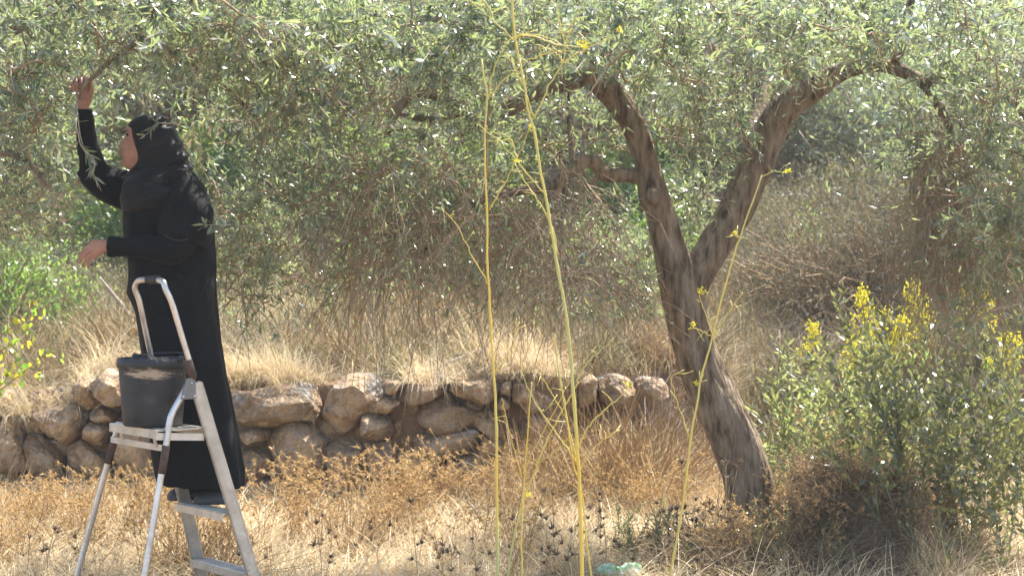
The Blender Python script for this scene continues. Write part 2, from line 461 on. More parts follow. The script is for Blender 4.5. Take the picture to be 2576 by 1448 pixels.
def mound(x, y): return ((x - 1.82) / 0.50) ** 2 + ((y - 9.15) / 0.55) ** 2

def gz(x, y):
    x = np.asarray(x, float); y = np.asarray(y, float)
    n = 0.025 * np.sin(2.1 * x + 0.7 * y) + 0.02 * np.sin(3.7 * y - 1.3 * x + 1) + 0.012 * np.sin(7.3 * x + 5.1 * y)
    z = -0.09 + 0.09 * sm(7.2, 8.6, y) + n * sm(6.5, 8, y)
    # earth mound round the old roots of the olive
    e = mound(x, y)
    z = z + 0.38 * np.exp(-e ** 3 * 0.9) * (1 + 0.16 * np.sin(9 * x + 3) * np.sin(8 * y) + .12 * np.sin(17 * x + 4 * y) + .08 * np.sin(31 * x - 9 * y))
    yw = wall_y(x)
    soft = 1.5 * sm(.9, 1.8, x)
    lip = .54 + .24 * sm(-2.95, -2.72, x) - .05 * sm(.1, .6, x)
    z = z + lip * sm(yw - 0.02, yw + 0.16 + soft, y) + (.78 - lip) * sm(yw + .2, yw + 1.3, y) + (0.08 * np.sin(2.3 * x + 0.4) + 0.04 * np.sin(5.1 * x) + .07 * np.sin(3.1 * x + 2.3 * y) * np.sin(2.9 * y - x)) * sm(yw, yw + 0.5, y)
    z = z + 0.085 * np.clip(y - 11.6, 0, 5.5)
    cap = 12.5 - 6.6 * sm(3.6, 7.5, x)
    h = 0.40 * np.clip(y - 17.1, 0, None)
    h = cap * (1 - np.exp(-h / cap))
    return z + h + 0.15 * np.sin(0.9 * x + 0.5 * y) * sm(17, 20, y)

def gnormal_pts(n, x0, x1, y0, y1, r=rng):
    x = r.uniform(x0, x1, n); y = r.uniform(y0, y1, n)
    k = (mound(x, y) > 1.25) | (r.uniform(0, 1, n) < .06); x, y = x[k], y[k]
    return np.stack([x, y, gz(x, y)], 1)

xs = np.concatenate([np.linspace(-45, -5, 60, endpoint=False), np.linspace(-5, 5, 260, endpoint=False), np.linspace(5, 45, 60)])
ys = np.concatenate([np.linspace(-12, 7, 30, endpoint=False), np.linspace(7, 12.6, 240, endpoint=False), np.linspace(12.6, 20, 90, endpoint=False), np.linspace(20, 110, 70)])
GX, GY = np.meshgrid(xs, ys)
V = np.stack([GX.ravel(), GY.ravel(), gz(GX, GY).ravel()], 1)
nx, ny = len(xs), len(ys)
i = (np.arange(ny - 1)[:, None] * nx + np.arange(nx - 1)[None]).ravel()
ground = link('ground', np_mesh('ground', V, [np.stack([i, i + 1, i + nx + 1, i + nx], 1)], True), M['earth'])
ground.data.materials.append(M['soil_and_shade'])
nz_ = np.empty(len(ground.data.polygons) * 3, np.float32); ground.data.polygons.foreach_get('normal', nz_)
ground.data.polygons.foreach_set('material_index', ((np.abs(nz_[2::3]) < .72) | (mound(V[i, 0], V[i, 1]) < 1.5)).astype(np.int32))  # steep cuts are bare soil; the mound is darkened to look backlit
tag(ground, 'dry stony ground rising in a terrace to the hillside', kind='structure')

# ------------------------------------------------------------------ dry-stone wall
wall = empty('dry_stone_wall', (-1.5, 11.4, 0), 'low dry-stone terrace wall of rough limestone behind the ladder', 'wall')

def z4(pts): return [(481.3 + a / 2.137, 770.1 + b / 2.137) for a, b in pts]
def zl(pts): return [(a / 3.7607, 866.3 + b / 3.7607) for a, b in pts]
def zr(pts): return [(1347.7 + a / 3.582, 847.1 + b / 3.582) for a, b in pts]
STONES = []
for p in [
    [(205, 450), (300, 470), (440, 440), (560, 420), (690, 430), (690, 520), (640, 620), (560, 600), (430, 640), (240, 670), (200, 600)],
    [(250, 690), (400, 655), (410, 700), (390, 720), (250, 745)],
    [(420, 680), (520, 625), (640, 640), (745, 650), (755, 710), (700, 760), (720, 900), (600, 940), (440, 920), (410, 800)],
    [(720, 770), (860, 670), (910, 720), (910, 930), (730, 940)],
    [(700, 540), (760, 440), (850, 355), (900, 345), (1000, 400), (1045, 460), (960, 560), (850, 650), (770, 690), (730, 640), (690, 590)],
    [(1040, 420), (1100, 405), (1130, 430), (1080, 470), (1040, 480)],
    [(1090, 470), (1180, 400), (1330, 370), (1390, 400), (1390, 450), (1270, 510), (1140, 545), (1090, 520)],
    [(1140, 560), (1280, 510), (1430, 500), (1520, 540), (1530, 620), (1400, 680), (1250, 680), (1150, 630)],
    [(890, 640), (950, 570), (1030, 590), (1090, 640), (1110, 700), (980, 740), (910, 700)],
    [(920, 730), (980, 750), (1110, 710), (1130, 790), (1100, 930), (920, 930)],
    [(1130, 690), (1250, 690), (1400, 690), (1550, 660), (1550, 780), (1350, 810), (1140, 800)],
    [(1390, 390), (1450, 370), (1480, 420), (1560, 400), (1670, 410), (1680, 460), (1600, 540), (1530, 520), (1430, 480), (1400, 450)],
    [(1640, 500), (1700, 490), (1720, 530), (1680, 570), (1630, 540)],
    [(1520, 580), (1600, 560), (1650, 600), (1660, 700), (1600, 740), (1530, 680)],
    [(1730, 430), (1850, 420), (1830, 500), (1740, 540)],
    [(1680, 410), (1720, 420), (1710, 480), (1655, 480)],
    [(940, 540), (1060, 500), (1130, 540), (1080, 590), (960, 580)],
    [(255, 760), (400, 720), (430, 800), (410, 860), (440, 880), (400, 930), (260, 930)],
    [(1560, 700), (1660, 720), (1670, 810), (1560, 810)],
    [(230, 940), (480, 930), (620, 950), (600, 1040), (240, 1040)],
    [(630, 950), (900, 940), (890, 1040), (620, 1050)],
    [(910, 940), (1100, 940), (1230, 900), (1250, 1030), (920, 1040)],
    [(1140, 810), (1330, 820), (1300, 900), (1150, 910)],
    [(1340, 820), (1540, 800), (1650, 830), (1600, 960), (1330, 950)],
]: STONES.append((z4(p), 0.0))
for p in [
    [(860, 330), (950, 220), (1100, 310), (1130, 560), (1000, 575), (930, 500), (845, 430)],
    [(330, 660), (470, 600), (700, 600), (790, 640), (780, 740), (720, 870), (590, 975), (480, 920), (380, 800)],
    [(800, 720), (990, 720), (1000, 900), (960, 970), (840, 950), (720, 890)],
    [(860, 640), (900, 600), (980, 620), (1050, 680), (1030, 740), (980, 750), (900, 720), (840, 690)],
    [(-200, 760), (-60, 700), (60, 720), (170, 860), (180, 1000), (240, 1200), (100, 1280), (-180, 1260)],
    [(190, 830), (240, 800), (350, 850), (460, 940), (590, 1130), (600, 1250), (480, 1300), (260, 1280), (200, 1000)],
    [(580, 1010), (700, 920), (850, 960), (1000, 1080), (990, 1290), (880, 1280), (700, 1180), (610, 1180)],
    [(970, 900), (1010, 780), (1100, 760), (1400, 800), (1420, 960), (1460, 1190), (1300, 1260), (1150, 1180), (1100, 1050), (1000, 1000)],
    [(700, 420), (780, 300), (850, 340), (830, 430), (940, 500), (940, 600), (800, 620), (720, 540)],
    [(610, 1220), (700, 1200), (760, 1260), (700, 1330), (620, 1330)],
    [(1340, 1390), (1640, 1290), (1660, 1360), (1400, 1460)],
    [(1440, 800), (1800, 760), (2150, 800), (2150, 1000), (1480, 1050)],
    [(1480, 1060), (2200, 1010), (2280, 1290), (1500, 1290)],
    [(-60, 1290), (260, 1300), (470, 1320), (460, 1470), (-60, 1480)],
    [(480, 1320), (760, 1300), (980, 1310), (1000, 1470), (480, 1480)],
    [(1010, 1300), (1300, 1280), (1330, 1400), (1010, 1470)],
    [(1120, 590), (1160, 500), (1420, 520), (1440, 740), (1110, 740)],
]: STONES.append((zl(p), -0.03))
for p in [
    [(400, 420), (540, 360), (580, 480), (560, 640), (420, 660)],
    [(570, 380), (800, 340), (900, 400), (930, 560), (860, 660), (720, 680), (620, 600)],
    [(910, 400), (1000, 360), (1180, 400), (1200, 540), (1010, 580), (940, 500)],
]: STONES.append((zr(p), 0.30))

def stone_mesh(poly, d, seed):
    p = np.array(poly, float)
    c = p.mean(0)
    q = np.concatenate([p, p[:1]])
    q = catmull(np.concatenate([q, q[1:2]]), 200)
    # even resample of a slightly smoothed closed outline
    L = np.concatenate([[0], np.cumsum(np.linalg.norm(np.diff(np.concatenate([p, p[:1]]), axis=0), axis=1))])
    s = np.linspace(0, L[-1], 41)[:-1]
    pp = np.concatenate([p, p[:1]])
    out = np.stack([np.interp(s, L, pp[:, k]) for k in range(2)], 1)
    out = c + (0.08 * np.roll(out, 1, 0) + 0.84 * out + 0.08 * np.roll(out, -1, 0) - c) * 1.09
    r = np.random.default_rng(seed)
    tilt = r.uniform(-.05, .05, 2)
    size = math.sqrt(max(1, np.ptp(p[:, 0]) * np.ptp(p[:, 1]))) / F * d
    rings = []
    for sc, dd in ((.55, .34), (.88, .30), (.99, .18), (1.02, .10), (1.03, .05), (1.03, .0), (1.0, -.035), (.95, -.055), (.84, -.065), (.68, -.07), (.5, -.074), (.33, -.076), (.16, -.077)):
        xy = c + (out - c) * sc
        dep = d + dd * min(1.0, size / .3 + .25) + (xy[:, 0] - c[0]) / F * d * tilt[0] * 3 + (xy[:, 1] - c[1]) / F * d * tilt[1] * 3
        w = np.stack([(xy[:, 0] - CX) / F * d, dep, CZ + (HY - xy[:, 1]) / F * d], 1)
        rings.append(w)
    V, fs = loft(rings)
    off = r.uniform(0, 50, 3)
    cen = V.mean(0)
    for q in range(16):                              # flat cleaved faces
        nv = unit(np.array([r.normal(0, 1), -abs(r.normal(.5, .6)), r.normal(.15, 1)]))
        h = (V - cen) @ nv; lim = h.max() * r.uniform(.60, .88); over = np.clip(h - lim, 0, None)
        V -= over[:, None] * nv * .92
    for k in range(len(V)):
        v = Vector(V[k]) * 7 + Vector(off)
        n1 = mnoise.noise_vector(v); n2 = mnoise.noise_vector(v * 2.7); n3 = mnoise.noise_vector(v * 7)
        V[k] += np.array(n1) * 0.013 + np.array(n2) * 0.009 + np.array(n3) * 0.004
    o = np.array(P(c[0], c[1], d))
    return np_mesh('stone', V - o, fs, False), o

# smaller stones packed behind and between the big ones
rs = random.Random(31)
for yy_ in range(1010, 1260, 58):
    x_ = -60 + rs.uniform(0, 60)
    while x_ < 1330:
        w_, h_ = rs.uniform(34, 58), rs.uniform(26, 38); x_ += w_ * 1.75
        if x_ < 230 and yy_ < 1010: continue
        a0 = rs.uniform(0, 1)
        STONES.append(([(x_ + w_ * math.cos(a) * rs.uniform(.85, 1.15), yy_ + rs.uniform(-6, 6) + h_ * math.sin(a) * rs.uniform(.85, 1.15)) for a in [a0 + q * .785 for q in range(8)]], .15))
for k, (poly, off) in enumerate(STONES):
    d = 11.22 + off + random.uniform(-.03, .03)
    me, o = stone_mesh(poly, d, 100 + k)
    so = link('stone', me, M['stone'])
    so.parent = wall
    so.location = Vector(o) - wall.location

# ------------------------------------------------------------------ haze in the valley air
def haze():
    x0, x1, y0, y1, z0, z1 = -47, 47, -14, 112, -1.4, 19
    V = np.array([[x, y, z] for z in (z0, z1) for x, y in ((x0, y0), (x1, y0), (x1, y1), (x0, y1))])
    me = np_mesh('haze', V, [np.array([[0, 3, 2, 1], [4, 5, 6, 7], [0, 1, 5, 4], [1, 2, 6, 5], [2, 3, 7, 6], [3, 0, 4, 7]])])
    m = bpy.data.materials.new('haze'); m.use_nodes = True; n = m.node_tree.nodes; l = m.node_tree.links
    n.remove(n['Principled BSDF'])
    v = n.new('ShaderNodeVolumePrincipled'); v.inputs['Color'].default_value = (.93, .95, 1.0, 1); v.inputs['Density'].default_value = 0.0013; v.inputs['Anisotropy'].default_value = 0.35
    l.new(v.outputs[0], n['Material Output'].inputs['Volume'])
    tag(link('haze', me, m), 'thin pale haze in the air over the grove', kind='stuff')
haze()

# ------------------------------------------------------------------ grass (stuff nobody could count)
def grass(name, label, base, mat, L, Wd, lean, curve, nseg=3, seed=1):
    r = np.random.default_rng(seed); n = len(base)
    V, fs = blades(base, r.uniform(0, 2 * np.pi, n), r.uniform(*lean, n), r.uniform(*L, n), r.uniform(*Wd, n), r.uniform(*curve, n), nseg)
    return tag(link(name, np_mesh(name, V, fs), mat), label, kind='stuff')

def patchy(n, x0, x1, y0, y1, seed, thr=-.2, sc=1.6):
    r = np.random.default_rng(seed)
    b = gnormal_pts(n, x0, x1, y0, y1, r)
    v = np.sin(sc * b[:, 0] * 2.1 + seed) * np.sin(sc * b[:, 1] * 2.7 + seed * 2) + 0.5 * np.sin(sc * 5 * b[:, 0] + 2 * b[:, 1])
    return b[v + r.uniform(-.6, .6, len(b)) > thr]

b = gnormal_pts(42000, -3.6, 4.2, 7.6, 11.3, np.random.default_rng(11)); b[:, 2] += 0.01
grass('dry_grass', 'pale flattened straw covering the field in front of the wall', b, M['straw'], (.10, .32), (.003, .008), (.8, 1.5), (.1, 1.2), 3, 12)
b = patchy(15000, -3.6, 4.2, 7.8, 11.3, 13)
grass('dry_grass', 'thin standing dry grass tufts in the field before the wall', b, M['straw'], (.12, .34), (.0025, .0055), (.05, .8), (.2, 1.5), 3, 14)
b = gnormal_pts(42000, -4.6, 5.2, 11.4, 15.5, np.random.default_rng(15)); b = b[:17000]
grass('dry_grass', 'tangled dry grass on the terrace above the stone wall', b, M['straw'], (.15, .42), (.003, .007), (.3, 1.4), (.3, 1.8), 3, 16)
b = patchy(40000, -5.4, 6.2, 11.6, 19.5, 17, -.3, .8)
grass('dry_grass', 'brown dry grass on the upper terrace and bank', b, M['brown_grass'], (.2, .55), (.004, .009), (.1, 1.1), (.3, 1.8), 3, 18)
b = patchy(26000, -5.2, 5.2, 11.6, 15.5, 19, .35, .9)
grass('dry_grass', 'grey-green fine grass tufts on the terrace above the wall', b, M['grey_grass'], (.16, .40), (.002, .004), (.05, .7), (.2, 1.2), 3, 20)
b = gnormal_pts(90000, -13, 14, 18.5, 42, np.random.default_rng(21))
grass('dry_grass', 'dry grass covering the hillside behind the trees', b, M['brown_grass'], (.25, .6), (.006, .014), (.1, .9), (.3, 1.2), 2, 22)
b = gnormal_pts(5200, -3.6, 4.2, 7.7, 11.2, np.random.default_rng(27)); b[:, 2] += .02
grass('dry_grass', 'long bleached strands lying loose over the straw of the field', b, M['straw'], (.2, .5), (.006, .011), (.6, 1.45), (.3, 1.8), 5, 28)
b = gnormal_pts(4200, -4.6, 5.2, 11.4, 14.5, np.random.default_rng(29))
grass('dry_grass', 'long arching bleached strands on the terrace', b, M['straw'], (.3, .75), (.005, .010), (.1, 1.2), (1.0, 3.0), 6, 30)
# grass spilling over the wall head
rr = np.random.default_rng(23)
xx = rr.uniform(-3.6, 1.2, 15000); yy = wall_y(xx) + rr.uniform(-.10, .3, 15000)
b = np.stack([xx, yy, gz(xx, np.maximum(yy, wall_y(xx) + .17)) + 0.0], 1)
keep = (np.sin(3.1 * xx + 1.9) + .8 * np.sin(7.7 * xx) + rr.uniform(-.6, .6, 15000) > .75) | (xx < -2.75)
grass('dry_grass', 'bleached grass spilling over the head of the stone wall', b[keep], M['straw'], (.15, .42), (.003, .007), (.3, 1.4), (.8, 2.6), 4, 24)

# ------------------------------------------------------------------ olive trees
def px_path(pts, n):
    """pts: (px, py, depth, width in px) -> centre line and radii"""
    a = np.array([[*P(x, y, d), w / 2 / F * d] for x, y, d, w in pts])
    c = catmull(a, n)
    return c[:, :3], c[:, 3]

def bark_tube(p, r, sides, seed, amp=0.09):
    k = len(p); mod = np.ones((k, sides))
    L = np.concatenate([[0], np.cumsum(np.linalg.norm(np.diff(p, axis=0), axis=1))])
    for i in range(k):
        for j in range(sides):
            th = 2 * math.pi * j / sides
            v = Vector((math.cos(th) * 1.6, math.sin(th) * 1.6, L[i] * 2.2 + seed))
            v2 = Vector((math.cos(th) * 4.5, math.sin(th) * 4.5, L[i] * 5 + seed))
            v3 = Vector((math.cos(th) * 11, math.sin(th) * 11, L[i] * 3.5 + seed * 2))
            mod[i, j] = 1 + amp * (1.4 * mnoise.noise(v) + 0.8 * mnoise.noise(v2) + .75 * mnoise.noise(v3))
    return tube(p, r, sides, True, mod)

def drop_mask(px, py, d, rules):
    keep = np.ones(len(px), bool)
    for poly, dmin, dmax, frac in rules:
        inside = np.zeros(len(px), bool)
        n = len(poly)
        for a in range(n):
            x1, y1 = poly[a]; x2, y2 = poly[(a + 1) % n]
            if y1 == y2: continue
            c = ((y1 > py) != (y2 > py)) & (px < (x2 - x1) * (py - y1) / (y2 - y1) + x1)
            inside ^= c
        inside &= (d > dmin) & (d < dmax)
        keep &= ~(inside & (np.random.default_rng(3).uniform(0, 1, len(px)) < frac))
    return keep

def grow(root, skeleton, regions, rules, seed, leafm, leafL=(.034, .060), n_leaf_objects=300, n_branch_objects=60):
    """connects foliage clusters to the limbs with sagging branches, then twigs, then leaves"""
    r = np.random.default_rng(seed)
    att = []
    for (x0, x1, y0, y1, n, d0, d1, leafy, ntw) in regions:
        d = r.uniform(d0, d1, n)
        p = PN(np.stack([r.uniform(x0, x1, n), r.uniform(y0, y1, n)], 1), d)
        att += [(p[k], leafy, ntw) for k in range(n)]
    nodes = np.array(skeleton)
    apos = np.array([a[0] for a in att])
    dist = np.array([np.min(((nodes - p) ** 2).sum(1)) for p in apos])
    order = np.argsort(dist)
    K = 6
    bp, br, tp, tr = [], [], [], []
    lp, la, ln_, = [], [], []
    allp_ = np.empty((len(nodes) + 4 * len(att) + 8, 3)); allp_[:len(nodes)] = nodes; na = len(nodes)
    for oi in order:
        a, leafy, ntw = att[oi]
        allp = allp_[:na]
        v = a - allp
        j = int(np.argmin((v * v).sum(1)))
        s = allp[j]; L = np.linalg.norm(a - s)
        if L < 0.03: continue
        t = np.linspace(0, 1, K)[:, None]
        mid = (s + a) / 2 + np.array([0, 0, 0.22 * L]) + r.normal(0, .07 * L, 3)
        c = (1 - t) ** 2 * s + 2 * t * (1 - t) * mid + t ** 2 * a
        c[1:-1] += r.normal(0, .02 * L, (K - 2, 3))
        bp.append(c); r0 = min(.020, .004 + .010 * L)
        br.append(np.linspace(r0, .0028, K))
        allp_[na:na + 4] = c[2:6]; na += 4
        out = unit((a - s) * np.array([1, 1, .3]))
        dens = r.choice([.2, .65, 1.2, 1.9]) if leafy >= .3 else 1.0
        for q in range(ntw):
            f = r.uniform(.35, 1.0); ii = f * (K - 1); i0 = int(min(K - 2, ii)); st = c[i0] + (c[i0 + 1] - c[i0]) * (ii - i0)
            bare = leafy < .3
            dv = unit(out * r.uniform(.1, 1.0) + r.normal(0, .75, 3) + np.array([0, 0, r.uniform(-.9, .5) if bare else r.uniform(-.45, .8)]))
            TL = r.uniform(.25, .6) if bare else r.uniform(.14, .38)
            tt = np.linspace(0, 1, 5)[:, None]
            tw = st + dv * TL * tt + np.array([0, 0, -1.0]) * TL * (r.uniform(.3, .9) if bare else r.uniform(-.05, .5)) * tt ** 2 + np.cumsum(r.normal(0, .032 if bare else .012, (5, 3)), 0) * tt
            tp.append(tw); tr.append(np.linspace(.0034, .0013, 5) if bare else np.linspace(.0026, .0011, 5))
            if bare:                                 # forks of the bare twigs
                for q2 in range(r.integers(1, 4)):
                    i0 = r.integers(1, 4); fd = unit(tw[i0 + 1] - tw[i0] + r.normal(0, .07, 3)); fl = TL * r.uniform(.25, .6)
                    tp.append(tw[i0] + fd * fl * tt + np.array([0, 0, -.3]) * fl * tt ** 2 + np.cumsum(r.normal(0, .014, (5, 3)), 0) * tt); tr.append(np.linspace(.0022, .001, 5))
            nl = r.poisson(21 * leafy * dens)
            if nl:
                ft = r.uniform(.12, 1.0, nl) * 4; i1 = np.minimum(3, ft.astype(int)); fr = (ft - i1)[:, None]
                pos = tw[i1] * (1 - fr) + tw[i1 + 1] * fr
                tang = unit(tw[i1 + 1] - tw[i1])
                lat = r.normal(0, 1, (nl, 3)); lat -= tang * np.sum(lat * tang, 1)[:, None]; lat = unit(lat)
                ax = unit(tang * r.uniform(.1, .9, (nl, 1)) + lat * r.uniform(.6, 1.1, (nl, 1)) + np.array([0, 0, .05]))
                nn = unit(np.cross(ax, np.cross(np.array([0, 0, 1.0]) + r.normal(0, .55, (nl, 3)), ax)))
                lp.append(pos); la.append(ax); ln_.append(nn)
    bp = np.array(bp); br = np.array(br); tp = np.array(tp); tr = np.array(tr)
    # twigs that would hang across the marked clear areas are left out with their leaves
    px, py = pix(tp[:, 2]); k = drop_mask(px, py, tp[:, 2, 1], rules); tp, tr = tp[k], tr[k]
    px, py = pix(bp[:, -1]); k = drop_mask(px, py, bp[:, -1, 1], rules); bp, br = bp[k], br[k]
    lp = np.concatenate(lp); la = np.concatenate(la); ln_ = np.concatenate(ln_)
    px, py = pix(lp); k = drop_mask(px, py, lp[:, 1], rules); lp, la, ln_ = lp[k], la[k], ln_[k]
    n = len(lp)
    LL = r.uniform(*leafL, n); WW = LL * r.uniform(.17, .24, n)
    # the branches that show largest are parts, the rest one part
    px, py = pix(bp[:, 3]); size = np.linalg.norm(bp[:, -1] - bp[:, 0], axis=1) * (px > -50) * (px < 2630) * (py > -50) * (py < 1450)
    od = np.argsort(-size)
    for q in od[:n_branch_objects]:
        mb = MB(); mb.add(*tube(bp[q], br[q], 5)); mb.build('branch', M['twig'], root, True)
    mb = MB(); mb.add(*tubes_batch(bp[od[n_branch_objects:]], br[od[n_branch_objects:]], 4)); mb.add(*tubes_batch(tp, tr, 3))
    tag(mb.build('twigs', M['twig'], root, True), kind='stuff')
    px, py = pix(lp)
    vis = (px > 0) & (px < 2576) & (py > 0) & (py < 1448)
    score = np.where(vis, LL / lp[:, 1], 0)
    big = np.argsort(-score)[:n_leaf_objects]
    rest = np.ones(n, bool); rest[big] = False
    V, fs = leaf_batch(lp[rest], la[rest], ln_[rest], LL[rest], WW[rest])
    tag(link('foliage', np_mesh('foliage', V, fs), leafm, root), kind='stuff')
    lv, lf = leaf_batch(np.zeros((1, 3)), np.array([[1., 0, 0]]), np.array([[0, 0, 1.]]), np.array([1.0]), np.array([.21]))
    lme = np_mesh('leaf', lv, lf); lme.materials.append(leafm)
    for q in big:
        o = bpy.data.objects.new('leaf', lme); COL.objects.link(o); o.parent = root
        ax = Vector(la[q]); sd = ax.cross(Vector(ln_[q])).normalized(); up = sd.cross(ax)
        m = Matrix((ax, -sd, up)).transposed().to_4x4()
        m.translation = Vector(lp[q]) - root.location
        o.matrix_local = m @ Matrix.Scale(LL[q], 4)
    return n

tree = empty('olive_tree', P(1900, 1420, 9.05), 'old olive tree with a leaning forked trunk and drooping branches', 'tree')
TR = [(1925, 1470, 9.05, 250), (1905, 1390, 9.05, 170), (1892, 1300, 9.05, 128), (1876, 1200, 9.05, 118), (1842, 1100, 9.05, 120), (1798, 1000, 9.05, 116), (1757, 900, 9.05, 108), (1732, 800, 9.05, 108), (1712, 720, 9.05, 104), (1690, 640, 9.04, 84), (1664, 540, 9.03, 74), (1645, 490, 9.02, 76), (1632, 430, 9.02, 64), (1603, 340, 9.0, 62), (1562, 265, 9.0, 62), (1515, 215, 8.98, 62), (1480, 185, 8.98, 50)]
p, r_ = px_path(TR, 190)
mb = MB(); mb.add(*bark_tube(p, r_, 60, 3.0, .11)); trunk = mb.build('trunk', M['bark'], tree, True)
skel = list(p[140:])
LIMBS = [
    ([(1728, 790, 9.05, 60), (1745, 715, 9.06, 82), (1790, 630, 9.1, 86), (1850, 530, 9.15, 88), (1893, 430, 9.18, 88), (1932, 335, 9.2, 86), (1985, 262, 9.2, 80), (2055, 215, 9.2, 68), (2125, 178, 9.2, 46), (2200, 163, 9.15, 36), (2268, 178, 9.1, 32), (2322, 210, 9.05, 27), (2362, 268, 9.0, 22), (2392, 330, 9.02, 17), (2388, 400, 9.0, 12), (2375, 470, 9.0, 8)], 120, 40),
    ([(1530, 225, 9.0, 50), (1470, 195, 8.97, 56), (1400, 212, 8.9, 52), (1320, 248, 8.85, 48), (1255, 285, 8.8, 46), (1215, 305, 8.75, 40), (1180, 280, 8.7, 30)], 50, 18),
    ([(1225, 300, 8.76, 34), (1150, 262, 8.7, 30), (1060, 232, 8.6, 28), (1005, 268, 8.55, 26), (975, 340, 8.5, 16)], 34, 12),
    ([(1625, 445, 9.02, 40), (1570, 440, 9.0, 40), (1520, 438, 8.98, 38), (1500, 412, 8.95, 36), (1465, 408, 8.9, 36), (1425, 442, 8.85, 32), (1380, 470, 8.8, 28), (1300, 482, 8.75, 22), (1210, 505, 8.65, 18), (1120, 560, 8.6, 14), (1060, 640, 8.55, 9)], 60, 14),
    ([(1490, 205, 9.0, 38), (1530, 135, 9.05, 34), (1560, 60, 9.1, 28), (1575, -20, 9.15, 22), (1590, -120, 9.2, 14)], 30, 12),
    ([(1490, 190, 8.98, 30), (1478, 130, 8.9, 22), (1470, 60, 8.85, 14), (1440, -40, 8.8, 9)], 20, 10),
    ([(2030, 240, 9.2, 50), (2035, 170, 9.2, 34), (2025, 90, 9.2, 28), (2010, 0, 9.2, 22), (2000, -120, 9.2, 14)], 30, 12),
    ([(2190, 165, 9.16, 40), (2215, 120, 9.2, 40), (2224, 50, 9.25, 36), (2220, -40, 9.3, 28), (2230, -150, 9.3, 18)], 30, 12),
    ([(2250, 165, 9.12, 30), (2268, 110, 9.0, 26), (2285, 30, 8.9, 22), (2310, -80, 8.8, 14)], 24, 10),
    ([(1905, 420, 9.25, 60), (1895, 350, 9.4, 52), (1915, 270, 9.55, 42), (1925, 180, 9.7, 34), (1900, 80, 9.9, 26), (1870, -60, 10.1, 16)], 36, 14),
    ([(1400, 215, 8.9, 26), (1300, 120, 8.7, 22), (1150, 60, 8.5, 18), (960, 40, 8.3, 14), (830, 70, 8.2, 8)], 40, 8),
    ([(1180, 275, 8.7, 24), (1080, 300, 8.9, 18), (950, 280, 9.1, 14), (820, 300, 9.3, 9)], 30, 8),
    ([(2320, 205, 9.08, 26), (2420, 190, 8.9, 22), (2520, 230, 8.7, 18), (2600, 330, 8.5, 14), (2640, 470, 8.4, 9)], 36, 8),
    ([(1425, 445, 8.85, 18), (1420, 520, 8.8, 15), (1410, 580, 8.75, 12), (1425, 660, 8.7, 8)], 20, 7),
    ([(1440, 430, 8.86, 16), (1436, 360, 8.9, 14), (1430, 290, 8.95, 10), (1432, 215, 9.0, 8)], 20, 7),
]
for k, (pts, n, sides) in enumerate(LIMBS):
    p, r_ = px_path(pts, n)
    mb = MB(); mb.add(*bark_tube(p, r_, sides, 20 + 5 * k, .08)); mb.build('limb', M['bark'], tree, True)
    skel += list(p[:: 2][2:] if k != 0 else p[45::2])
# knot on the trunk where an old branch was cut
mb = MB(); kp, kr = px_path([(1645, 492, 8.96, 46), (1637, 490, 8.925, 36), (1634, 490, 8.91, 20)], 6); mb.add(*bark_tube(kp, kr, 14, 77, .18)); mb.build('knot', M['bark'], tree, True)

WOMAN = [(165, 170), (260, 175), (300, 285), (450, 285), (520, 420), (560, 640), (620, 1260), (380, 1260), (300, 760), (180, 690), (180, 620), (290, 570), (190, 470)]
HOLE = [(1890, 450), (1960, 340), (2060, 250), (2180, 225), (2270, 300), (2290, 430), (2270, 800), (1780, 800), (1790, 660)]
TRUNKZ = [(1470, 170), (1600, 240), (1700, 430), (1745, 640), (1800, 560), (1850, 400), (1890, 290), (2060, 170), (2090, 230), (2000, 330), (1960, 500), (1790, 800), (1960, 1250), (1800, 1250), (1640, 700), (1590, 430), (1540, 290), (1460, 230)]
BELOW = [(-300, 880), (800, 850), (1000, 790), (1640, 800), (1700, 880), (3000, 880), (3000, 1700), (-300, 1700)]
RULES = [(WOMAN, 0, 7.98, 1.0), ([(2040, 170), (2200, 120), (2330, 150), (2440, 280), (2440, 440), (2360, 440), (2370, 330), (2280, 230), (2100, 230)], 0, 9.2, .5), (HOLE, 0, 99, .9), (TRUNKZ, 0, 9.25, .90), (BELOW, 0, 99, 1.0),
         ([(1220, 215), (1480, 160), (1620, 280), (1600, 420), (1560, 330), (1470, 250), (1250, 330)], 0, 8.95, .45),
         ([(1240, 440), (1470, 390), (1620, 410), (1620, 480), (1260, 520)], 0, 8.9, .6)]
REG = [
    (680, 2720, -90, 110, 126, 7.5, 9.1, 1.0, 6),
    (680, 1620, 60, 260, 72, 7.5, 9.1, .95, 6),
    (1620, 2560, 60, 230, 60, 7.9, 9.2, .85, 6),
    (700, 1250, 240, 520, 50, 7.8, 9.1, .7, 6),
    (1220, 1600, 260, 430, 24, 8.8, 9.4, .8, 6),
    (860, 1540, 420, 720, 80, 8.0, 9.2, .16, 7),
    (1000, 1640, 620, 800, 26, 8.2, 9.2, .26, 6),
    (620, 1100, 480, 720, 24, 8.1, 9.2, .4, 6),
    (1380, 1660, 580, 870, 46, 9.5, 10.3, .85, 6),
    (1640, 1880, 180, 420, 24, 8.5, 9.4, .85, 6),
    (1660, 1790, 420, 600, 12, 9.3, 9.9, .8, 6),
    (2400, 2720, 150, 560, 66, 7.8, 9.1, .75, 7),
    (2420, 2720, 520, 820, 36, 7.8, 9.1, .65, 7),
    (2120, 2430, 260, 470, 20, 8.7, 9.3, .3, 7),
    (2290, 2450, 300, 640, 60, 8.6, 9.2, .14, 9),
]
nleaf = grow(tree, skel, REG, RULES, 41, M['olive'])
print('main tree leaves', nleaf)

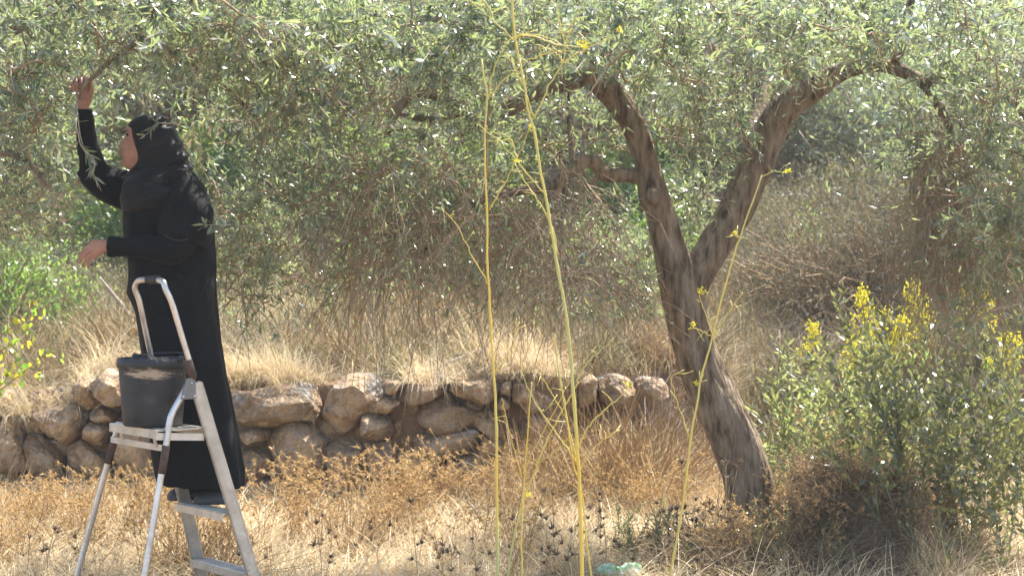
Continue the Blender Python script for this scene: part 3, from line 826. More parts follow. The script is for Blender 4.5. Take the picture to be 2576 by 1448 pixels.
# the tree that is being picked: its trunk stands outside the frame on the left
tree2 = empty('olive_tree', (-4.1, 9.2, 0), 'olive tree at left whose leafy branches the woman is picking', 'tree')
p = catmull(np.array([[-4.1, 9.2, -.1, .26], [-4.12, 9.2, .3, .17], [-4.0, 9.15, .9, .14], [-3.85, 9.1, 1.5, .13], [-3.7, 9.0, 2.0, .11]]), 50)
mb = MB(); mb.add(*bark_tube(p[:, :3], p[:, 3], 22, 9)); mb.build('trunk', M['bark'], tree2, True)
skel2 = list(p[40:, :3])
e = p[-1, :3]
L2 = [
    [[*e, .09], [*P(-180, 220, 8.6), .07], [*P(-60, 120, 8.2), .05], [*P(110, 40, 7.9), .034], [*P(330, 20, 7.8), .02], [*P(560, 60, 7.8), .010]],
    [[*e, .08], [*P(-150, 180, 9.2), .06], [*P(60, 60, 9.3), .045], [*P(320, 90, 9.2), .034], [*P(520, 180, 9.0), .024], [*P(680, 330, 8.8), .012]],
    [[*P(560, -120, 8.4), .03], [*P(480, 30, 8.0), .022], [*P(360, 98, 7.82), .017], [*P(290, 140, 7.74), .013], [*P(240, 190, 7.68), .011], [*P(212, 214, 7.69), .009], [*P(198, 250, 7.66), .006]],
    [[*e, .06], [*P(-160, 420, 8.1), .04], [*P(-40, 380, 7.5), .026], [*P(60, 400, 7.2), .014], [*P(130, 480, 7.1), .007]],
    [[*P(110, 40, 7.9), .03], [*P(260, -60, 8.1), .026], [*P(560, -120, 8.4), .03], [*P(760, -90, 8.8), .02], [*P(860, 20, 9.0), .01]],
    [[*P(320, 90, 9.2), .02], [*P(480, 152, 8.9), .016], [*P(350, 105, 8.6), .012], [*P(150, 150, 8.4), .007]],
]
for k, l in enumerate(L2):
    c = catmull(np.array(l), 44)
    mb = MB(); mb.add(*bark_tube(c[:, :3], c[:, 3], 12, 60 + 7 * k, .07)); mb.build('limb', M['bark'], tree2, True)
    skel2 += list(c[4::2, :3])
REG2 = [
    (-260, 740, -100, 110, 84, 7.0, 8.8, 1.0, 7),
    (-260, 720, 60, 270, 66, 8.0, 9.2, .95, 7),
    (-260, 170, 150, 330, 34, 6.9, 8.4, .95, 7),
    (-260, 175, 320, 560, 34, 6.9, 8.6, .85, 7),
    (-100, 200, 520, 640, 10, 7.4, 8.6, .6, 6),
    (230, 720, 60, 180, 30, 7.2, 8.2, .9, 6),
    (480, 760, 260, 720, 46, 8.1, 9.6, .7, 7),
    (560, 700, 560, 800, 14, 8.1, 9.2, .55, 6),
]
RULES2 = RULES + [([(215, 230), (330, 190), (480, 190), (620, 240), (560, 500), (330, 560), (230, 520)], 0, 99, .72),
                  ([(150, 600), (420, 560), (560, 760), (100, 900), (-200, 900), (-200, 690)], 0, 99, .85)]
nleaf2 = grow(tree2, skel2, REG2, RULES2, 43, M['olive'], n_branch_objects=40)
print('left tree leaves', nleaf2)

def sprig(root, pts, d, leaf_at, seed, r0=.004, n=18, LL=(.05, .07)):
    """a hand-placed hanging twig with leaves"""
    r = np.random.default_rng(seed)
    c = catmull(np.array([[*P(x, y, dd)] for (x, y), dd in zip(pts, d)]), 16)
    mb = MB(); mb.add(*tube(c, np.linspace(r0, .0012, 16), 5)); tw = mb.build('twig', M['deadwood'], root, True)
    k = (r.uniform(leaf_at, 1, n) * 14.99).astype(int)
    tang = unit(c[np.minimum(15, k + 1)] - c[k])
    lat = r.normal(0, 1, (n, 3)); lat = unit(lat - tang * np.sum(lat * tang, 1)[:, None])
    ax = unit(tang + lat * .8)
    L = r.uniform(*LL, n)
    V, fs = leaf_batch(c[k], ax, unit(np.cross(ax, r.normal(0, 1, (n, 3)))), L, L * .22)
    o = link('leaf_spray', np_mesh('leaf_spray', V, fs), M['olive'], root)
    return tag(o, kind='stuff')

sprig(tree2, [(145, 245), (180, 285), (195, 330), (205, 370), (238, 405), (228, 440)], [7.3] * 6, .55, 1, n=14)
sprig(tree2, [(192, 250), (196, 300), (205, 355), (228, 420), (255, 480)], [7.62, 7.5, 7.42, 7.38, 7.36], .6, 2, n=16)
sprig(tree2, [(470, 310), (430, 311), (392, 311), (378, 330), (350, 350)], [7.66, 7.6, 7.57, 7.56, 7.56], .5, 3, .003, 9, (.035, .055))
sprig(tree2, [(700, 590), (640, 572), (580, 566), (530, 566), (500, 562)], [8.0, 7.75, 7.5, 7.38, 7.3], .35, 4, .003, 22)
sprig(tree2, [(-40, 600), (60, 620), (130, 640), (160, 620)], [7.6, 7.5, 7.4, 7.4], .3, 5, .003, 18)
sprig(tree, [(2010, 330), (2060, 400), (2090, 470), (2110, 500)], [8.6, 8.5, 8.45, 8.4], .3, 6, .003, 20)
sprig(tree, [(2300, 330), (2230, 400), (2160, 450), (2120, 440)], [8.7, 8.6, 8.5, 8.5], .4, 7, .003, 22)
sprig(tree, [(1900, 250), (1895, 320), (1905, 370), (1912, 400)], [8.7, 8.65, 8.6, 8.6], .5, 8, .003, 18)

# shoots that reach out towards the path, in front of the mass of the crowns
rsp = random.Random(19)
for k in range(70):
    x = rsp.uniform(-60, 680) if k < 20 else rsp.uniform(640, 2580); y = rsp.uniform(-30, 170 if k < 20 else 290)
    if 40 < x < 430 and y > 40 or 1470 < x < 1680 and y > 150 or 1880 < x < 2330 and y > 190: continue
    sx = rsp.choice([-1, 1]) * rsp.uniform(40, 120); up = rsp.uniform(-50, 60)
    d0 = 7.9 if x > 640 else 7.4
    sprig(tree if x > 640 else tree2, [(x, y), (x + sx * .4, y - 18 + up * .3), (x + sx, y + up)], [d0, d0 - .3, d0 - rsp.uniform(.5, .9)], .15, 700 + k, .0028, rsp.randint(22, 34), (.045, .070))

# ------------------------------------------------------------------ hillside bushes
def bush_mesh(seed, n, rx, ry, rz, L, Wr, clumps=34, spread=.17, sr=.02):
    """crown built of leaf clumps on a hemi-ellipsoid, with the stems that carry them"""
    r = np.random.default_rng(seed)
    u = unit(r.normal(0, 1, (clumps, 3))); u[:, 2] = np.abs(u[:, 2])
    cc = u * np.array([rx, ry, rz]) * r.uniform(.35, 1.0, (clumps, 1)) ** .6 + np.array([0, 0, rz * .12])
    cc *= 1 + r.normal(0, .10, (clumps, 1))
    k = r.integers(0, clumps, n)
    pos = cc[k] + r.normal(0, spread, (n, 3)) * np.array([rx, ry, rz]) * r.uniform(.6, 1.3, clumps)[k][:, None]
    pos[:, 2] = np.maximum(pos[:, 2], .02)
    out = unit(pos - np.array([0, 0, rz * .1]))
    ax = unit(out * .7 + r.normal(0, .7, (n, 3)))
    nn = unit(out + np.array([0, 0, .6]) + r.normal(0, .6, (n, 3)))
    LL = r.uniform(*L, n)
    leaves = np_mesh('foliage', *leaf_batch(pos, ax, nn, LL, LL * Wr))
    t = np.linspace(0, 1, 5)[None, :, None]
    base = r.normal(0, .12, (clumps, 1, 3)) * np.array([rx, ry, 0])
    st = base * (1 - t) + cc[:, None] * t + np.array([0, 0, .15 * rz]) * np.sin(np.pi * t) + r.normal(0, .02, (clumps, 5, 3))
    stem = np_mesh('stems', *tubes_batch(st, np.tile(np.linspace(sr, .005, 5) * rz, (clumps, 1)), 4), smooth=True)
    return leaves, stem

BV = {}
def bush_kind(key, mats, **kw):
    BV[key] = []
    for s in range(2):
        lf, st = bush_mesh(hash(key) % 1 + 31 * s + len(BV) * 7, **kw)
        lf.materials.append(mats[0]); st.materials.append(mats[1])
        BV[key].append((lf, st))

bush_kind('green', (M['green'], M['twig']), n=7000, rx=1.0, ry=.9, rz=1.15, L=(.04, .075), Wr=.42, clumps=46, spread=.13)
bush_kind('dull', (M['dull'], M['twig']), n=7500, rx=.9, ry=.8, rz=.8, L=(.03, .06), Wr=.16, clumps=46, spread=.15)
bush_kind('olive', (M['olive'], M['bark']), n=9000, rx=1.5, ry=1.4, rz=1.7, L=(.06, .095), Wr=.24, clumps=60, spread=.12)
bush_kind('thorn', (M['thorn'], M['stem_brown']), n=5200, rx=.85, ry=.75, rz=.85, L=(.02, .055), Wr=.16, clumps=150, spread=.13, sr=.0065)

def bush(name, key, px, py_base, d, s, label, group=None, sz=1.0, rot=None):
    """py_base only chooses where along the ground the bush stands"""
    x = (px - CX) / F * d
    z = float(gz(x, d))
    o = empty(name, (x, d, z - .05), label, 'bush' if key != 'olive' else 'tree', group)
    lf, st = random.choice(BV[key])
    for nm, me in (('foliage', lf), ('stems', st)):
        c = bpy.data.objects.new(nm, me); COL.objects.link(c); c.parent = o
        if nm == 'foliage': c['kind'] = 'stuff'
    o.scale = (s, s, s * sz)
    o.rotation_euler = (0, 0, random.uniform(0, 6.28) if rot is None else rot)
    return o

def raised_olive(seed):
    lf, st = bush_mesh(seed, n=11000, rx=1.6, ry=1.4, rz=1.25, L=(.06, .095), Wr=.22, clumps=80, spread=.11)
    for me in (lf, st):
        co = np.empty(len(me.vertices) * 3, np.float32); me.vertices.foreach_get('co', co); co[2::3] += 1.15; me.vertices.foreach_set('co', co); me.update()
    tk = MB(); c = catmull(np.array([[.1, 0, -.1, .2], [0, 0, .4, .14], [-.06, .05, .9, .13], [.05, 0, 1.5, .10]]), 24); tk.add(*bark_tube(c[:, :3], c[:, 3], 14, seed))
    for a in range(4):
        e = np.array([math.cos(a * 1.6) * 1.0, math.sin(a * 1.6) * .9, 1.9 + .3 * math.sin(a * 2)])
        q = catmull(np.array([[-.03, .03, .95, .085], [*(e * .5 + [0, 0, .45]), .06], [*e, .025]]), 14); tk.add(*bark_tube(q[:, :3], q[:, 3], 9, seed + a))
    tr = tk.mesh('trunk', True)
    lf.materials.append(M['olive']); st.materials.append(M['twig']); tr.materials.append(M['bark'])
    return (('foliage', lf), ('stems', st), ('trunk', tr))
RO = [raised_olive(301), raised_olive(302)]
def terrace_olive(px, d, s, label, group):
    x = (px - CX) / F * d
    o = empty('olive_tree', (x, d, float(gz(x, d)) - .05), label, 'tree', group)
    for nm, me in random.choice(RO):
        c = bpy.data.objects.new(nm, me); COL.objects.link(c); c.parent = o
        if nm != 'trunk': c['kind'] = 'stuff'
    o.scale = (s, s, s); o.rotation_euler = (0, 0, random.uniform(0, 6.28))
for (px, d, s) in [(-260, 15.5, 1.15), (820, 18.5, 1.15), (1420, 18.0, 1.05), (2640, 15.0, 1.15), (400, 19, 1.2), (1800, 20, 1.1)]:
    terrace_olive(px, d, s, 'background olive crown filling gaps in the front foliage', 'olive trees on the terrace behind')
G1 = 'green bushes on the hillside'; L1 = 'sunlit green bush seen through the olive leaves'
for (px, d, s, sz) in [(300, 18, .95, 1), (430, 17.5, 1.0, 1), (560, 18.3, 1.0, 1.05), (690, 19.5, 1.0, 1.2), (230, 21, 1.2, 1.2), (840, 18.6, .9, 1), (1500, 18.5, .9, 1), (1250, 16.4, .75, 1), (1010, 16.2, .7, .9), (1440, 15.4, .6, 1), (1590, 14.8, .55, 1), (1620, 17.2, .8, .9), (1350, 20, 1.0, 1.2), (1120, 19, .9, 1), (1700, 20.5, 1.0, 1.1)]:
    bush('green_bush', 'green', px, 0, d, s, L1, G1, sz)
bush('green_bush', 'green', 20, 0, 13.2, .62, 'bright green bush at the left edge behind the olive branches', sz=1.3)
G2 = 'dull shrubs on the terrace'; L2_ = 'dull olive-green shrub growing on the dry terrace slope'
for (px, d, s, sz) in [(60, 14.6, .85, .9), (210, 15.2, .8, .9), (-60, 15.5, 1.0, 1.1), (320, 16.4, .8, .9), (640, 16.2, .75, .9), (780, 17.3, .9, .9), (1000, 17.2, .85, .9), (1180, 16.4, .75, .8)]:
    bush('dull_shrub', 'dull', px, 0, d, s, L2_, G2, sz)
bush('dull_shrub', 'dull', 1310, 0, 12.6, .36, 'low grey-green shrub on the terrace behind the fennel stalks', sz=.8)
bush('dull_shrub', 'dull', 880, 0, 12.9, .42, 'low grey-green shrub on the terrace right of the woman', sz=.7)
G3 = 'thorny brown shrubs'; L3 = 'twiggy brown thorn shrub on the bank beyond the trunk'
for (px, d, s, sz) in [(1960, 16.0, .9, 1), (2060, 15.2, .85, .9), (2180, 15.8, 1.0, 1), (2290, 15.0, .95, 1), (2400, 15.6, 1.0, 1.1), (2520, 15.4, 1.0, 1), (1860, 17.5, .9, 1), (2130, 17.8, 1.1, 1.1), (2330, 17.6, 1.1, 1.2), (2600, 17, 1.1, 1.2)]:
    bush('thorn_shrub', 'thorn', px, 0, d, s, L3, G3, sz)
for (px, d, s) in [(2070, 14.2, 1.15), (2230, 13.9, 1.25), (2390, 14.3, 1.2), (1930, 14.8, .9)]:
    bush('thorn_shrub', 'thorn', px, 0, d, s, 'large twiggy grey-brown shrub at mid-distance', 'large twiggy shrubs', 1.05)
GH = 'scrub on the hillside'
rh = random.Random(12)
for k in range(9):
    px = rh.uniform(1900, 2360); d = rh.uniform(19, 25)
    bush('hillside_shrub', rh.choice(['dull', 'olive', 'dull']), px, 0, d, rh.uniform(.8, 1.1), 'grey-green shrub high on the slope', GH, 1.0)
for k in range(22):
    px = rh.uniform(1800, 2640); d = rh.uniform(14.6, 18.2)
    bush('thorn_shrub', rh.choice(['thorn', 'thorn', 'dull']), px, 0, d, rh.uniform(.75, 1.15), 'dense dry scrub beyond the right limb', 'dry scrub beyond the right limb', rh.uniform(.85, 1.1))
for k in range(64):
    px = rh.uniform(-200, 2750); d = rh.uniform(18.5, 33)
    key = rh.choice(['dull', 'dull', 'thorn', 'green'])
    s_ = rh.uniform(.8, 1.3) * (1.0 if key != 'green' else .8)
    bush('hillside_shrub', key, px, 0, d, s_, 'low grey-green scrub on the hillside behind the grove', GH, rh.uniform(.8, 1.2))
for (px, d, s) in [(420, 12.9, .34), (700, 13.2, .42), (1060, 12.9, .36), (1480, 13.4, .44), (1600, 12.7, .34), (1250, 13.6, .5), (960, 14.4, .55), (600, 14.8, .6), (1960, 13.3, .42), (2200, 13.6, .5), (2420, 13.2, .5), (120, 13.4, .4)]:
    bush('dull_shrub', rh.choice(['dull', 'dull', 'thorn']), px, 0, d, s, 'low dry shrub among the grass of the terrace', 'low shrubs of the terrace', .75)
bush('green_bush', 'green', 2110, 0, 16.6, .55, 'small green bush among the brown thorn shrubs beyond the trunk', sz=1.1)
G4 = 'trees on the far hillside'; L4 = 'grey-green olive tree on the hillside in the background'
for (px, d, s, sz) in [(-150, 24, 1.2, 1), (120, 27, 1.3, 1.1), (420, 25, 1.2, 1), (720, 28, 1.4, 1.1), (1010, 24, 1.2, 1.1), (1300, 28, 1.4, 1), (1560, 25, 1.2, 1.1), (1830, 23, 1.1, 1.0), (1960, 22, .9, .9), (2420, 27, 1.2, 1), (2680, 23, 1.3, 1.2), (250, 34, 1.5, 1.2), (860, 36, 1.6, 1.2), (1440, 36, 1.6, 1.2), (560, 43, 1.8, 1.2), (1150, 44, 1.8, 1.2), (1700, 34, 1.5, 1.2), (1950, 40, 1.6, 1.1), (-80, 42, 1.8, 1.2)]:
    bush('background_olive', 'olive', px, 0, d, s, L4, G4, sz)

# ------------------------------------------------------------------ leafy suckers at the foot of the olive
def shoot_shrub(name, label, bases, mat, seed, H, leafL, Wr, step, lean, nside=5, stem_r=.0035):
    r = np.random.default_rng(seed)
    c0 = np.mean(bases, 0)
    root = empty(name, (c0[0], c0[1], float(gz(c0[0], c0[1]))), label, 'shrub')
    SP, SR, lp, la, ln_ = [], [], [], [], []
    def leaves_on(c, L):
        n = max(3, int(L / step))
        f = np.linspace(.12, 1, n); ft = f * (len(c) - 1.001); i0 = ft.astype(int); fr = (ft - i0)[:, None]
        pos = c[i0] * (1 - fr) + c[i0 + 1] * fr
        tg = unit(c[i0 + 1] - c[i0])
        az = np.arange(n) * 1.57 + r.uniform(0, 6)
        for sgn in (0, np.pi):
            lat = np.stack([np.cos(az + sgn), np.sin(az + sgn), np.zeros(n)], 1) + r.normal(0, .25, (n, 3))
            ax = unit(tg * r.uniform(.6, 1.5, (n, 1)) + lat * .75)
            lp.append(pos); la.append(ax); ln_.append(unit(tg + r.normal(0, .45, (n, 3))))
    for bx, by in bases:
        b = np.array([bx, by, float(gz(bx, by)) - .02])
        L = r.uniform(*H)
        dv = unit(np.array([r.normal(lean[0], .30), r.normal(lean[1], .25), 1.0]))
        t = np.linspace(0, 1, 8)[:, None]
        c = b + dv * L * t + np.array([r.normal(0, .1), r.normal(0, .1), -.06]) * L * t ** 2 + np.cumsum(r.normal(0, .006, (8, 3)), 0)
        SP.append(c); SR.append(np.linspace(stem_r, .0012, 8)); leaves_on(c, L)
        for q in range(nside):
            i = r.integers(2, 7); LL = L * r.uniform(.2, .42)
            dd = unit(dv * .8 + r.normal(0, .5, 3) + np.array([0, 0, .3]))
            cc = c[i] + dd * LL * t + np.array([0, 0, -.05]) * LL * t ** 2
            SP.append(cc); SR.append(np.linspace(stem_r * .6, .001, 8)); leaves_on(cc, LL)
    mb = MB(); mb.add(*tubes_batch(np.array(SP), np.array(SR), 4)); tag(mb.build('stems', M['stem_green'], root, True), kind='stuff')
    lp, la, ln_ = map(np.concatenate, (lp, la, ln_))
    n = len(lp); Ls = r.uniform(*leafL, n)
    big = np.argsort(-Ls)[:60]
    rest = np.ones(n, bool); rest[big] = False
    V, fs = leaf_batch(lp[rest], la[rest], ln_[rest], Ls[rest], Ls[rest] * Wr, mid=(.35, .7))
    tag(link('foliage', np_mesh('foliage', V, fs), mat, root), kind='stuff')
    lv, lf = leaf_batch(np.zeros((1, 3)), np.array([[1., 0, 0]]), np.array([[0, 0, 1.]]), np.array([1.0]), np.array([Wr]), mid=(.35, .7))
    lme = np_mesh('leaf', lv, lf); lme.materials.append(mat)
    for q in big:
        o = bpy.data.objects.new('leaf', lme); COL.objects.link(o); o.parent = root
        ax = Vector(la[q]); sd = ax.cross(Vector(ln_[q])).normalized(); up = sd.cross(ax)
        m = Matrix((ax, -sd, up)).transposed().to_4x4(); m.translation = Vector(lp[q]) - root.location
        o.matrix_local = m @ Matrix.Scale(Ls[q], 4)
    return root

def at_px(pxs, d):
    return [((px - CX) / F * dd, dd) for px, dd in zip(pxs, d)]
r0 = np.random.default_rng(5)
shoot_shrub('olive_sucker', 'pale leafy suckers with white glints just right of the trunk', at_px(r0.uniform(1915, 2230, 40), r0.uniform(9.6, 10.4, 40)), M['sucker_sunlit'], 51, (.5, 1.16), (.044, .064), .26, .048, (0, 0), 6)
shoot_shrub('mastic_shrub', 'dark green upright shrub with small leaves at the lower right', at_px(r0.uniform(2200, 2440, 25), r0.uniform(8.6, 9.4, 25)), M['mastic'], 52, (.5, 1.12), (.042, .064), .33, .044, (0.02, 0), 7)
shoot_shrub('mastic_shrub', 'tall dark small-leaved shrub cut by the right edge of the photo', at_px(r0.uniform(2470, 2640, 15), r0.uniform(8.6, 9.4, 15)), M['mastic'], 53, (.7, 1.36), (.042, .066), .32, .046, (-.08, 0), 6)
shoot_shrub('thorny_burnet', 'low dark green thorny shrub behind the green plastic bag', at_px(r0.uniform(1540, 1760, 30), r0.uniform(8.55, 9.1, 30)), M['mastic'], 54, (.14, .30), (.012, .022), .3, .014, (0, 0), 6, .003)
shoot_shrub('thorny_burnet', 'small grey-green thorny shrub at the foot of the trunk', at_px(r0.uniform(1880, 2080, 16), r0.uniform(8.35, 8.7, 16)), M['mastic'], 55, (.16, .42), (.012, .02), .3, .016, (0, 0), 5, .0025)
shoot_shrub('leafy_plant', 'slender leafy plant standing at the right below the dark shrub', at_px(r0.uniform(2350, 2520, 9), r0.uniform(8.3, 8.5, 9)), M['mastic'], 56, (.2, .5), (.018, .028), .4, .022, (0, 0), 3, .002)

# ------------------------------------------------------------------ yellow flowering plants behind the suckers
def flower_meshes(seed):
    r = np.random.default_rng(seed)
    H = 1.0
    t = np.linspace(0, 1, 8)[:, None]
    c = np.array([0, 0, H]) * t + np.array([r.normal(0, .06), r.normal(0, .06), 0]) * t ** 2
    mb = MB(); mb.add(*tube(c, np.linspace(.006, .002, 8), 5))
    fp = []
    for k in range(22):
        f = r.uniform(.74, 1.0); b = c[0] * 0 + np.array([np.interp(f, t[:, 0], c[:, q]) for q in range(3)])
        L = .12 * (1.06 - f) / .3 + .02; az = r.uniform(0, 6.28)
        e = b + np.array([math.cos(az) * L * .6, math.sin(az) * L * .6, L])
        mb.add(*tube(np.array([b, (b + e) / 2 + [0, 0, -.008], e]), .0014, 3))
        for q in range(7): fp.append(b + (e - b) * r.uniform(.35, 1.05) + r.normal(0, .010, 3))
    stem = mb.mesh('stem', True)
    # florets: small tufts of petals
    fp = np.array(fp); n = len(fp); rep = 6
    pos = np.repeat(fp, rep, 0); ax = unit(r.normal(0, 1, (n * rep, 3)) + np.array([0, 0, .7]))
    V, fs = leaf_batch(pos, ax, unit(r.normal(0, 1, (n * rep, 3))), r.uniform(.007, .013, n * rep), .006)
    fl = np_mesh('flowers', V, fs)
    m = 70; f = r.uniform(.1, .85, m); b = np.stack([np.interp(f, t[:, 0], c[:, q]) for q in range(3)], 1)
    ax = unit(np.stack([np.cos(r.uniform(0, 6.28, m)), np.sin(r.uniform(0, 6.28, m)), np.full(m, .8)], 1))
    lv = np_mesh('leaves', *leaf_batch(b, ax, unit(r.normal(0, 1, (m, 3)) + [0, 0, 1]), r.uniform(.04, .07, m), .009))
    stem.materials.append(M['stem_green']); fl.materials.append(M['yellow']); lv.materials.append(M['green'])
    return stem, fl, lv
FV = [flower_meshes(s) for s in (1, 2, 3, 4)]
def flower(px, py_top, d, label, group):
    x = (px - CX) / F * d; z0 = float(gz(x, d)); top = CZ + (HY - py_top) / F * d
    o = empty('yellow_inula', (x, d, z0 - .01), label, 'flower', group)
    o.scale = (1, 1, max(.3, top - z0)); o.rotation_euler = (0, 0, random.uniform(0, 6.28))
    for nm, me in zip(('stem', 'flowers', 'leaves'), random.choice(FV)):
        c = bpy.data.objects.new(nm, me); COL.objects.link(c); c.parent = o
        if nm != 'stem': c['kind'] = 'stuff'
GF = 'yellow flowering plants behind the suckers'
for (px, py, d) in [(2178, 735, 10.4), (2206, 790, 10.5), (2300, 725, 10.4), (2338, 742, 10.6), (2268, 800, 10.3), (2445, 720, 10.2), (2478, 745, 10.3)]:
    flower(px, py, d, 'tall stem of yellow flowers rising above the dark shrub', GF)
for (px, py, d) in [(2030, 825, 10.8), (2130, 810, 10.7), (2150, 850, 10.5), (2225, 830, 10.3)]:
    flower(px, py, d, 'yellow flowering stem half hidden among the pale suckers', GF)
for (px, py, d) in [(2515, 860, 10.3), (2560, 840, 10.1)]:
    flower(px, py, d, 'yellow flowering stem near the right edge of the photo', GF)

# ------------------------------------------------------------------ dry thistles
def star(r, c, ax, n, L, w):
    """one spiny head: n narrow spikes spread round an axis"""
    ax = unit(np.asarray(ax, float))
    d = unit(r.normal(0, 1, (n, 3)) + ax * .55)
    s = unit(np.cross(d, r.normal(0, 1, (n, 3))))
    LL = r.uniform(.6, 1.15, n)[:, None] * L
    V = np.stack([c + s * w / 2, c - s * w / 2, c + d * LL + np.array([0, 0, -.1]) * LL], 1).reshape(-1, 3)
    return V, [np.arange(n * 3).reshape(-1, 3)]

def golden_meshes(seed):
    r = np.random.default_rng(seed); ms = MB(); mh = MB()
    H = r.uniform(.30, .44)
    for st in range(r.integers(2, 5)):
        dv = unit(np.array([r.normal(0, .32), r.normal(0, .32), 1]))
        t = np.linspace(0, 1, 5)[:, None]; h = H * r.uniform(.65, 1)
        b0 = np.array([r.normal(0, .04), r.normal(0, .04), 0])
        c = b0 + dv * h * t + np.cumsum(r.normal(0, .006, (5, 3)), 0) * t
        ms.add(*tube(c, np.linspace(.0028, .0014, 5), 3))
        mh.add(*star(r, c[-1], dv, 13, .034, .008))
        for q in range(r.integers(4, 8)):
            i = r.integers(1, 5); e = c[i] + unit(r.normal(0, 1, 3) * [1, 1, .4] + [0, 0, .9]) * r.uniform(.05, .14)
            ms.add(*tube(np.array([c[i], (c[i] + e) / 2 + [0, 0, -.006], e]), .0012, 3))
            mh.add(*star(r, e, e - c[i], 11, r.uniform(.024, .034), .007))
            mh.add(*star(r, (c[i] + e) / 2, e - c[i], 4, .016, .003))
        for q in range(5):
            f = r.uniform(.1, .9) * 4; i = int(f); mh.add(*star(r, c[i] + (c[min(4, i + 1)] - c[i]) * (f - i), [0, 0, 1], 4, .022, .004))
    a = ms.mesh('stems'); b_ = mh.mesh('spiny_heads')
    a.materials.append(M['stem_brown']); b_.materials.append(M['gold'])
    return a, b_
GV = [golden_meshes(200 + s) for s in range(7)]
def golden(x, y, s, label, group):
    o = empty('golden_thistle', (x, y, float(gz(x, y)) - .01), label, 'thistle', group)
    o.scale = (s, s, s * random.uniform(.85, 1.15)); o.rotation_euler = (0, 0, random.uniform(0, 6.28))
    for nm, me in zip(('stems', 'spiny_heads'), random.choice(GV)):
        c = bpy.data.objects.new(nm, me); COL.objects.link(c); c.parent = o; c['kind'] = 'stuff'
GG = 'golden dry thistles before the wall'
rt = random.Random(4)
cnt = 0
while cnt < 215:
    px = rt.uniform(-30, 1330); d = rt.uniform(8.35, 10.9)
    x = (px - CX) / F * d
    if px < 700 and d > 10.2: continue
    # the stand grows in clumps and thins out towards the bare straw at the lower middle
    if math.sin(2.6 * x + 1.1 * d) * math.sin(3.3 * d - 1.9 * x) + rt.uniform(-.4, .4) < -.05: continue
    if d < 9.5 and px > 600 and rt.random() < .75: continue
    golden(x, d, rt.uniform(.55, .95) if px < 700 else rt.uniform(.65, 1.15), 'dry golden spiny thistle before the stone wall', GG); cnt += 1
for k in range(52):
    px = rt.uniform(1320, 1780); d = rt.uniform(10.0, 11.4)
    golden((px - CX) / F * d, d, rt.uniform(.5, 1.0), 'dry golden spiny thistle near the wall foot', 'golden thistles near the trunk')

# fine rusty brush at the wall foot, right of the fennel
b = patchy(9000, .05, 1.35, 10.0, 11.9, 31, -.3)
grass('dry_grass', 'rusty fine dry brush between the fennel and the trunk', b, M['gold'], (.15, .40), (.0015, .003), (.05, .7), (.1, 1.1), 3, 32)

def dark_head_mesh(seed):
    r = np.random.default_rng(seed); mb = MB()
    mb.add(*ball((0, 0, .013), (.006, .006, .010), 7, 4))
    n = 16; az = r.uniform(0, 6.28, n); up = r.uniform(.1, 1.3, n)
    d = unit(np.stack([np.cos(az), np.sin(az), up], 1)); s = unit(np.cross(d, [0, 0, 1.0]))
    c = np.array([0, 0, .008]); L = r.uniform(.022, .046, n)[:, None]
    mb.add(np.stack([c + s * .0035, c - s * .0035, c + d * L], 1).reshape(-1, 3), [np.arange(n * 3).reshape(-1, 3)])
    me = mb.mesh('seed_head'); me.materials.append(M['dark_head']); return me
DH = [dark_head_mesh(s) for s in range(4)]
def dark_thistle(px, py, d, label, group, nh):
    x = (px - CX) / F * d; z0 = float(gz(x, d)); top = CZ + (HY - py) / F * d
    H = max(.05, top - z0)
    o = empty('dark_thistle', (x, d, z0), label, 'thistle', group)
    r = np.random.default_rng(int(px * 7 + py)); mb = MB(); tips = []
    c = catmull(np.array([[0, 0, 0], [r.normal(0, .01), 0, H * .5], [r.normal(0, .025), r.normal(0, .02), H]]), 6)
    mb.add(*tube(c, np.linspace(.0022, .0014, 6), 4)); tips.append((c[-1], c[-1] - c[-2]))
    for k in range(nh - 1):
        i = r.integers(1, 5); e = c[i] + np.array([r.normal(0, .045), r.normal(0, .03), r.uniform(.02, .09)])
        mb.add(*tube(np.array([c[i], (c[i] + e) / 2 + [0, 0, -.008], e]), .0012, 4)); tips.append((e, e - c[i]))
    mb.build('stem', M['stem_brown'], o, True, loc=(0, 0, 0))
    for (t, dv) in tips:
        h = bpy.data.objects.new('seed_head', DH[r.integers(0, 4)]); COL.objects.link(h); h.parent = o
        h.location = t; h.rotation_euler = (Vector(dv).normalized() + Vector(r.normal(0, .15, 3))).to_track_quat('Z', 'Y').to_euler(); s = r.uniform(.8, 1.25); h.scale = (s, s, s)
GD = 'dark dried thistles in the straw'
rd = random.Random(9)
for k in range(40):
    px = rd.uniform(700, 1480) if k < 23 else rd.uniform(1500, 1900)
    d = rd.uniform(8.0, 9.0)
    py = HY + F * CZ / d - rd.uniform(30, 190)
    if py < 1215: py = rd.uniform(1230, 1400)
    dark_thistle(px, py, d, 'dark brown dried thistle standing in the pale straw', GD, rd.randint(2, 5))
for k in range(16):
    px = rd.uniform(1720, 1880); d = rd.uniform(8.5, 8.9)
    dark_thistle(px, rd.uniform(1150, 1380), d, 'brown dried thistle in front of the olive trunk', GD, rd.randint(2, 5))
for k in range(7):
    dark_thistle(rd.uniform(60, 640), rd.uniform(1330, 1430), rd.uniform(8.1, 8.7), 'dark brown dried thistle near the feet of the ladder', GD, rd.randint(2, 4))

for k in range(40):
    px = rd.uniform(1790, 2330); d = rd.uniform(8.4, 8.85) if px < 1960 else rd.uniform(8.5, 9.1)
    golden((px - CX) / F * d, d, rd.uniform(.5, .95), 'dry brown spiny thistle round the old roots', 'thistles on the root mound')
